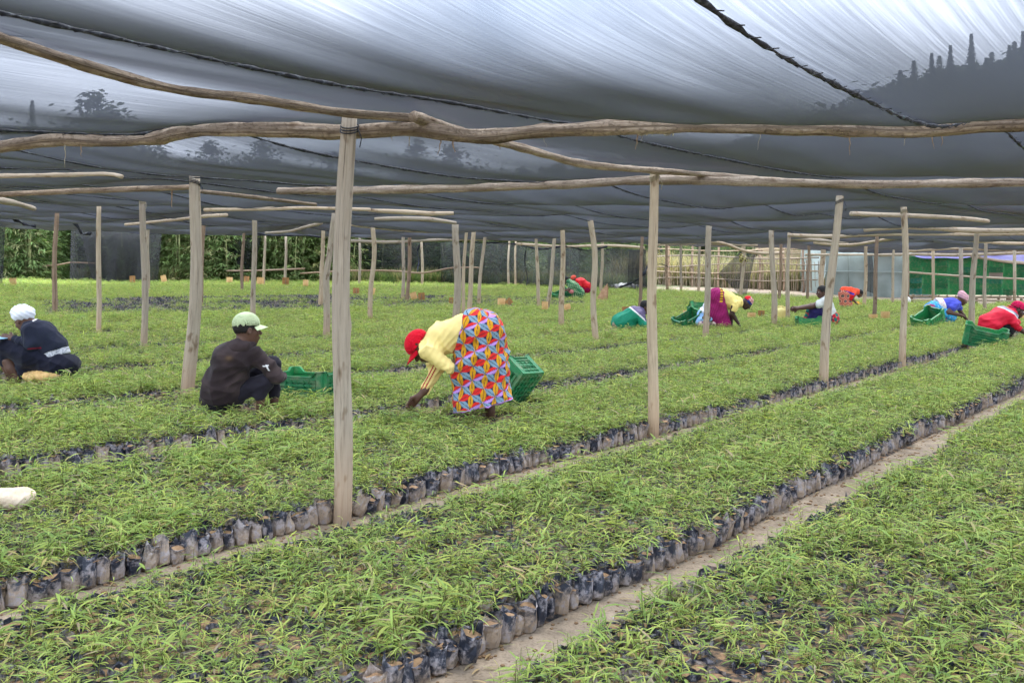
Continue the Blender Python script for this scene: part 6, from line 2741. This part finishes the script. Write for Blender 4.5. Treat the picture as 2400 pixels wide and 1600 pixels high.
def greenwrap(V_):
    c = np.tile(np.array(lin(58, 112, 74)), (len(V_), 1))
    n = np.sin(V_[:, 0] * 60 + 3 * np.sin(V_[:, 2] * 22)) * np.sin(V_[:, 2] * 70 - V_[:, 0] * 40)
    c[n > .3] = lin(150, 170, 132)
    c[n < -.6] = lin(36, 84, 58)
    return c


part(g.root, 'patterned_wrap', K, .0095, greenwrap, 'cloth', (.013, (.6, 0, -.8), 30, 2))
K2 = Solid(.05)
K2.cone(g(640, 690, -.1), g(700, 740, -.1), .07, .08)
part(g.root, 'pink_skirt', K2, .0105, lin(204, 128, 128), 'cloth')

g = Figure((1372, 694), (1280, 620), 11.76, 'crouching person in a bright red jacket and orange headscarf, far off')
B = Solid(.02)
R, P = add_head(B, g(760, 400, .0), (-.85, -.2, -.5), (-.3, 0, 1), 1.0)
B.cone(g(800, 420, .0), g(850, 450, .0), .05, .06, .03)
e, w = g(930, 600, -.16), g(860, 640, -.2)
B.cone(e, w, .04, .03)
far_hand(B, e, w, (0, .2, -1), 1)
for dy in (0, .14):
    B.cone(g(1020, 760, dy), g(1080, 870, dy), .05, .038)
    add_foot(B, g(1085, 860, dy), (-1, 0, 0), .2)
part(g.root, 'body', B, .0105, SKIN, 'skin')
Sc = Solid(.02)
Sc.ell(P(0, -.015, .045), (.092, .108, .092), R)
Sc.clip(P(0, 0, .01), -(R @ np.array([0, 0.1, 1.0])))
part(g.root, 'headscarf', Sc, .0105, lin(206, 84, 66), 'cloth')
T = Solid(.05)
T.cone(g(860, 450, .0), g(960, 480, 0), .11, .15)
T.cone(g(960, 480, 0), g(1110, 600, .0), .16, .17)
T.cone(g(880, 470, -.12), g(920, 590, -.15), .08, .07)
T.cone(g(880, 470, .12), g(900, 590, .15), .075, .065)
part(g.root, 'jacket', T, .0105, lin(206, 24, 34), 'satin', (.011, (.5, .1, .7), 32, 3))
K = Solid(.05)
K.ell(g(1120, 680, .03), (.16, .18, .13))
K.cone(g(1110, 680, -.02), g(1010, 650, -.06), .14, .09)
part(g.root, 'skirt', K, .0105, lin(140, 18, 62), 'cloth', (.008, (.6, 0, .6), 36, 3))

# ------------------------------------------------------------------ crates among the seedlings
def crate_at(vx, vy, rot, label, scale=1.0, lift=0.0, h=.11):
    b = hit_leaf(vx * VW, vy * VW, h)
    return crate((b.x, b.y, b.z + lift), rot, label, 'crates in use among the seedlings', None, scale)


R_ = math.radians
crate_at(707, 905, (0, 0, R_(-20)), 'green crate standing level beside the squatting man in brown', 1.0, .06)
c = crate_at(1196, 925, (0, 0, 0), 'green crate tipped up behind the patterned wrap, underside showing', .86, .15)
c.rotation_mode = 'XYZ'
c.rotation_euler = (R_(-4), R_(-52), R_(-35))
c.location.z += .05
c = crate_at(1293, 685, (R_(8), R_(-22), R_(30)), 'green crate tilted in front of the far crouching pair', 1.0, .12)
c = crate_at(1585, 752, (R_(10), R_(-24), R_(26)), 'green crate tilted before the sitter in the bucket hat', 1.0, .14)
c = crate_at(1607, 718, (R_(-30), 0, R_(8)), 'green crate leaning back behind the sitter in the bucket hat', .95, .10)
c = crate_at(1862, 752, (0, 0, R_(-4)), 'low green crate in front of the knees of the seated woman', 1.0, .05)
c = crate_at(2133, 750, (R_(10), R_(-24), R_(28)), 'green crate tilted behind the woman in turquoise', 1.05, .14)
c = crate_at(2258, 793, (R_(6), R_(12), R_(-24)), 'green crate tipping forward beside the man in the red jacket', 1.1, .10)

# ------------------------------------------------------------------ marker boards
M['board'] = m_noise('marker_board', [(.3, lin(186, 140, 86)), (.55, lin(214, 176, 122)), (.8, lin(232, 204, 158))], 7, 5, rough=.8, bs=.2)
M['board2'] = m_noise('brown_board', [(.3, lin(130, 92, 56)), (.6, lin(166, 124, 80)), (.85, lin(190, 150, 104))], 7, 5, rough=.8, bs=.2)
BOARDS = [(30, 648, 15, 17, 0, 'at the foot of the bamboo at the far left'), (304, 642, 12, 16, 1, 'behind the foot of the wide dark curtain'), (376, 640, 12, 15, 3, 'just past the wide dark curtain'),
          (527, 643, 14, 12, 0, 'left of the dark short post'), (566, 642, 13, 14, 1, 'right of the dark short post'), (598, 645, 16, 15, 0, 'above the green cap toward the bamboo'),
          (656, 646, 15, 16, 1, 'at the thin far post past the green cap'), (702, 650, 13, 14, 0, 'left of the two blond posts'), (818, 668, 14, 13, 1, 'touching the edge of the nearest post'),
          (855, 669, 13, 16, 3, 'stuck to the wavy thin post'), (950, 680, 15, 16, 4, 'pale, left one of a pair by the brownish post'), (968, 681, 15, 16, 1, 'brown, right one of a pair by the brownish post'),
          (1036, 691, 10, 15, 1, 'left of the grey post above the bending woman'), (1152, 693, 18, 15, 0, 'cream coloured, above the patterned wrap'), (1169, 694, 15, 14, 5, 'turned on its corner above the patterned wrap'),
          (1252, 702, 15, 18, 0, 'behind the slanting grey post'), (1303, 705, 15, 13, 3, 'beside the blond post below the far crate'), (1437, 711, 17, 12, 1, 'behind the shoulder of the man in green'),
          (1578, 718, 18, 10, 0, 'low one beside the sitter in the bucket hat'), (1726, 724, 20, 11, 0, 'wide low one near the hands of the magenta woman'), (1748, 720, 15, 13, 1, 'small one right of the wide low board'),
          (2006, 727, 22, 9, 0, 'low one behind the thin brown post'), (2033, 724, 20, 16, 2, 'upright one between the leaning post and the turquoise wrap'), (2340, 718, 30, 26, 0, 'large one behind the man in the red jacket')]
for k, (vx, vy, w, h, st, where) in enumerate(BOARDS):
    b = hit_leaf(vx * VW, (vy + h * .5) * VW, .17)
    s = VW * b.y / F
    W_, H_ = w * s, h * s
    r = empty('marker_board', b, 0)
    rs = random.Random(k)
    mb = MB()
    ang_ = {0: .03, 1: -.04, 2: 0, 3: .22, 4: .3, 5: .75}[st] * (1 if k % 2 else -1)
    mb.box((0, 0, .18 + H_ / 2), (W_, .014, H_), Matrix.Rotation(ang_, 3, 'Y'))
    mb.build('board', M['board2'] if st in (1, 5) else M['board'], r)
    mb = MB()
    mb.tube([(0, .02 if st not in (1, 5) else -.016, -.1), (0.004, .02 if st not in (1, 5) else -.016, .18 + H_ * .8)], .012, 6, wob=.1)
    mb.build('stake', M['darkpost'], r)
    r.rotation_euler = (rs.uniform(-.08, .08), 0, rs.uniform(-.3, .3))
    tag(r, ('brown' if st in (1, 5) else 'tan') + ' marker board on a stake, ' + where, 'marker board', 'marker boards among the beds')

# ------------------------------------------------------------------ odds and ends
def lump(name, loc, rad, seed, mat, label, cat, amp=.12, vox=None, sq=1.0):
    S = Solid(.05)
    rs = random.Random(seed)
    S.ell((0, 0, rad[2] * .8), rad)
    for k in range(4):
        S.ell((rs.uniform(-.6, .6) * rad[0], rs.uniform(-.5, .5) * rad[1], rad[2] * rs.uniform(.5, 1.1)), [r_ * rs.uniform(.4, .65) for r_ in rad], None, .05)
    V_, Fq = S.mesh(vox or max(rad) / 18, 1)
    V_ = folds(V_, Fq, amp * min(rad), (rs.uniform(-1, 1), .3, 1), 4.5 / min(rad), seed)
    o = mesh_obj(name, V_, Fq, mat, None, True, loc=loc)
    tag(o, label, cat)
    return o


M['sackwhite'] = m_noise('woven_sack', [(.3, lin(206, 204, 198)), (.7, lin(236, 236, 232))], 30, 4, rough=.8, bs=.3)
M['sacktan'] = m_noise('tan_sack', [(.3, lin(186, 146, 88)), (.7, lin(222, 186, 128))], 20, 5, rough=.8, bs=.4)
M['stone'] = m_noise('pale_stone', [(.3, lin(190, 168, 140)), (.7, lin(222, 206, 182))], 18, 6, rough=.9, bs=.6)
M['paper'] = m_noise('brown_paper', [(.3, lin(150, 110, 80)), (.7, lin(200, 166, 132))], 9, 5, rough=.8, bs=.4)
M['jerry'] = m_noise('jerrycan_plastic', [(.3, lin(214, 196, 112)), (.7, lin(236, 222, 150))], 6, 4, rough=.45, spec=.4, bs=.1)
b = hit_leaf(28 * VW, 1160 * VW, .10)
lump('stone', (b.x, b.y, b.z + .10), (.105, .085, .05), 4, M['stone'], 'pale lumpy stone lying on the bed at the left border', 'stone', .09)
b = hit_leaf(118 * VW, 872 * VW, .11)
o = lump('sack', (b.x, b.y - .22, b.z + .11), (.185, .12, .07), 8, M['sacktan'], 'crumpled tan sack under the hips of the woman in the white turban', 'sack', .16)
b = hit_leaf(1437 * VW, 661 * VW, .08)
lump('sack', b, (.62, .3, .16), 5, M['sackwhite'], 'flat white sack lying under the bunched net rope', 'sack', .2)
b = vh(2084, 692, None)
b = va(2084, 692, 36)
b.z = tz(b.x, b.y)
o = lump('sack', b, (.11, .11, .20), 6, M['sackwhite'], 'upright white and blue sack at the foot of the fourth front post', 'sack', .2)
b = hit_leaf(1692 * VW, 712 * VW, .06)
lump('sack', b, (.30, .2, .06), 9, M['sackwhite'], 'small pale scrap of sacking in the bed before the far blond post', 'sack', .2) if False else None

# jerrycan
b = hit_leaf(1793 * VW, 735 * VW, .10)
jr = empty('jerrycan', b, R_(4))
tag(jr, 'yellow plastic jerrycan standing behind the grey post near the seated woman', 'jerrycan')
S = Solid(.02)
for z_ in (.04, .30):
    S.cone((-.075, 0, z_), (.075, 0, z_), .085, .085)
S.cone((0, 0, .04), (0, 0, .30), .10, .10)
S.cone((-.08, 0, .05), (-.08, 0, .3), .08, .08)
S.cone((.08, 0, .05), (.08, 0, .3), .08, .08)
S.cone((0, 0, .3), (0, 0, .40), .06, .04)
V_, Fq = S.mesh(.012, 2)
V_[:, 1] *= .8
mesh_obj('body', V_, Fq, M['jerry'], jr, True)
mb = MB()
mb.tube(resample([(-.10, 0, .37), (-.05, 0, .43), (.05, 0, .43), (.10, 0, .37)], .02), .014, 7)
mb.build('handle', M['jerry'], jr, True)
mb = MB()
mb.tube([(.1, 0, .36), (.11, 0, .42)], .03, 10)
mb.build('cap', M['jerry'], jr, True)

# paper bag tied to the far post
b = hit_leaf(1384 * VW, 690 * VW, .10)
pb = empty('paper_bag', (b.x, b.y, b.z + .05))
tag(pb, 'torn brown paper bag tied to a far post beside the person in red', 'bag')
sheet('bag_front', lambda a, c_: (-.27 + .42 * a * (1 - .5 * c_) + .22 * c_, -.06 - .05 * math.sin(a * 3.1) * (1 - c_), .62 * c_ * (.6 + .4 * a)), 12, 10, M['paper'], pb)
sheet('bag_back', lambda a, c_: (-.22 + .40 * a * (1 - .4 * c_) + .18 * c_, .05 + .04 * math.sin(a * 3.1), .56 * c_ * (.6 + .4 * a) - .03), 12, 10, M['paper'], pb)

# bundle hanging under the branch above the torn scrap
p = va(1705, 592, 37.5)
hb = empty('hanging_bundle', p)
tag(hb, 'yellow and black bundle in a mesh bag hanging under the crooked far branch', 'bundle')
S = Solid(.05)
S.ell((0, 0, 0), (.14, .13, .20))
S.ell((.05, 0, -.08), (.14, .12, .13))
V_, Fq = S.mesh(.02, 1)
cc = np.tile(np.array(lin(170, 160, 90)), (len(V_), 1))
n_ = np.sin(V_[:, 0] * 38 + V_[:, 2] * 20) * np.sin(V_[:, 2] * 44)
cc[n_ > .1] = lin(70, 62, 50)
cc[n_ < -.6] = lin(206, 196, 170)
mesh_obj('mesh_bag', folds(V_, Fq, .02, (0, .2, 1), 30, 2), Fq, M['cloth'], hb, True, None, cc)
mb = MB()
mb.tube([(0, 0, .18), (.01, 0, .38)], .012, 6)
mb.build('cord', M['twine'], hb)

# tablet held by the woman in the turban
p = hit_leaf(95, 889)
q_ = at(2, 794, p.y - .1)
tb = empty('clipboard', q_, R_(-8))
tag(tb, 'dark clipboard with a pale blue edge held by the woman in the white turban', 'clipboard')
mb = MB()
mb.box((-.02, 0, .0), (.15, .2, .012), Matrix.Rotation(R_(4), 3, 'Y'))
M['slate'] = m_plain('dark_board', (.01, .012, .016), .5)
M['paleblue'] = m_plain('pale_blue_edge', lin(150, 196, 220), .6)
mb.build('board', M['slate'], tb)
mb = MB()
mb.box((-.02, 0, .0095), (.15, .2, .006), Matrix.Rotation(R_(4), 3, 'Y'))
mb.build('sheet', M['paleblue'], tb)

# yellow bag under the woman in orange
b = hit_leaf(1965 * VW, 703 * VW, .08)
M['yellowbag'] = m_noise('yellow_bag', [(.3, lin(190, 120, 16)), (.7, lin(236, 170, 40))], 10, 4, rough=.6, bs=.3)
lump('bag', (b.x, b.y - .1, b.z + .02), (.17, .12, .13), 3, M['yellowbag'], 'yellow plastic bag held open by the far woman in orange', 'bag', .3)
# pale tan stone piles at the sandy corner
for k, (vx, vy, r_) in enumerate([(72, 651, .16), (92, 652, .22), (108, 653, .12)]):
    b = va(vx, vy, 39.2)
    b.z = tz(b.x, b.y)
    lump('stone', b, (r_, r_ * .8, r_ * .6), 20 + k, M['stone'], ['small tan stone left in the sandy corner by the bamboo', 'biggest tan stone in the sandy corner by the bamboo', 'smallest tan stone in the sandy corner by the bamboo'][k], 'stone', .2)
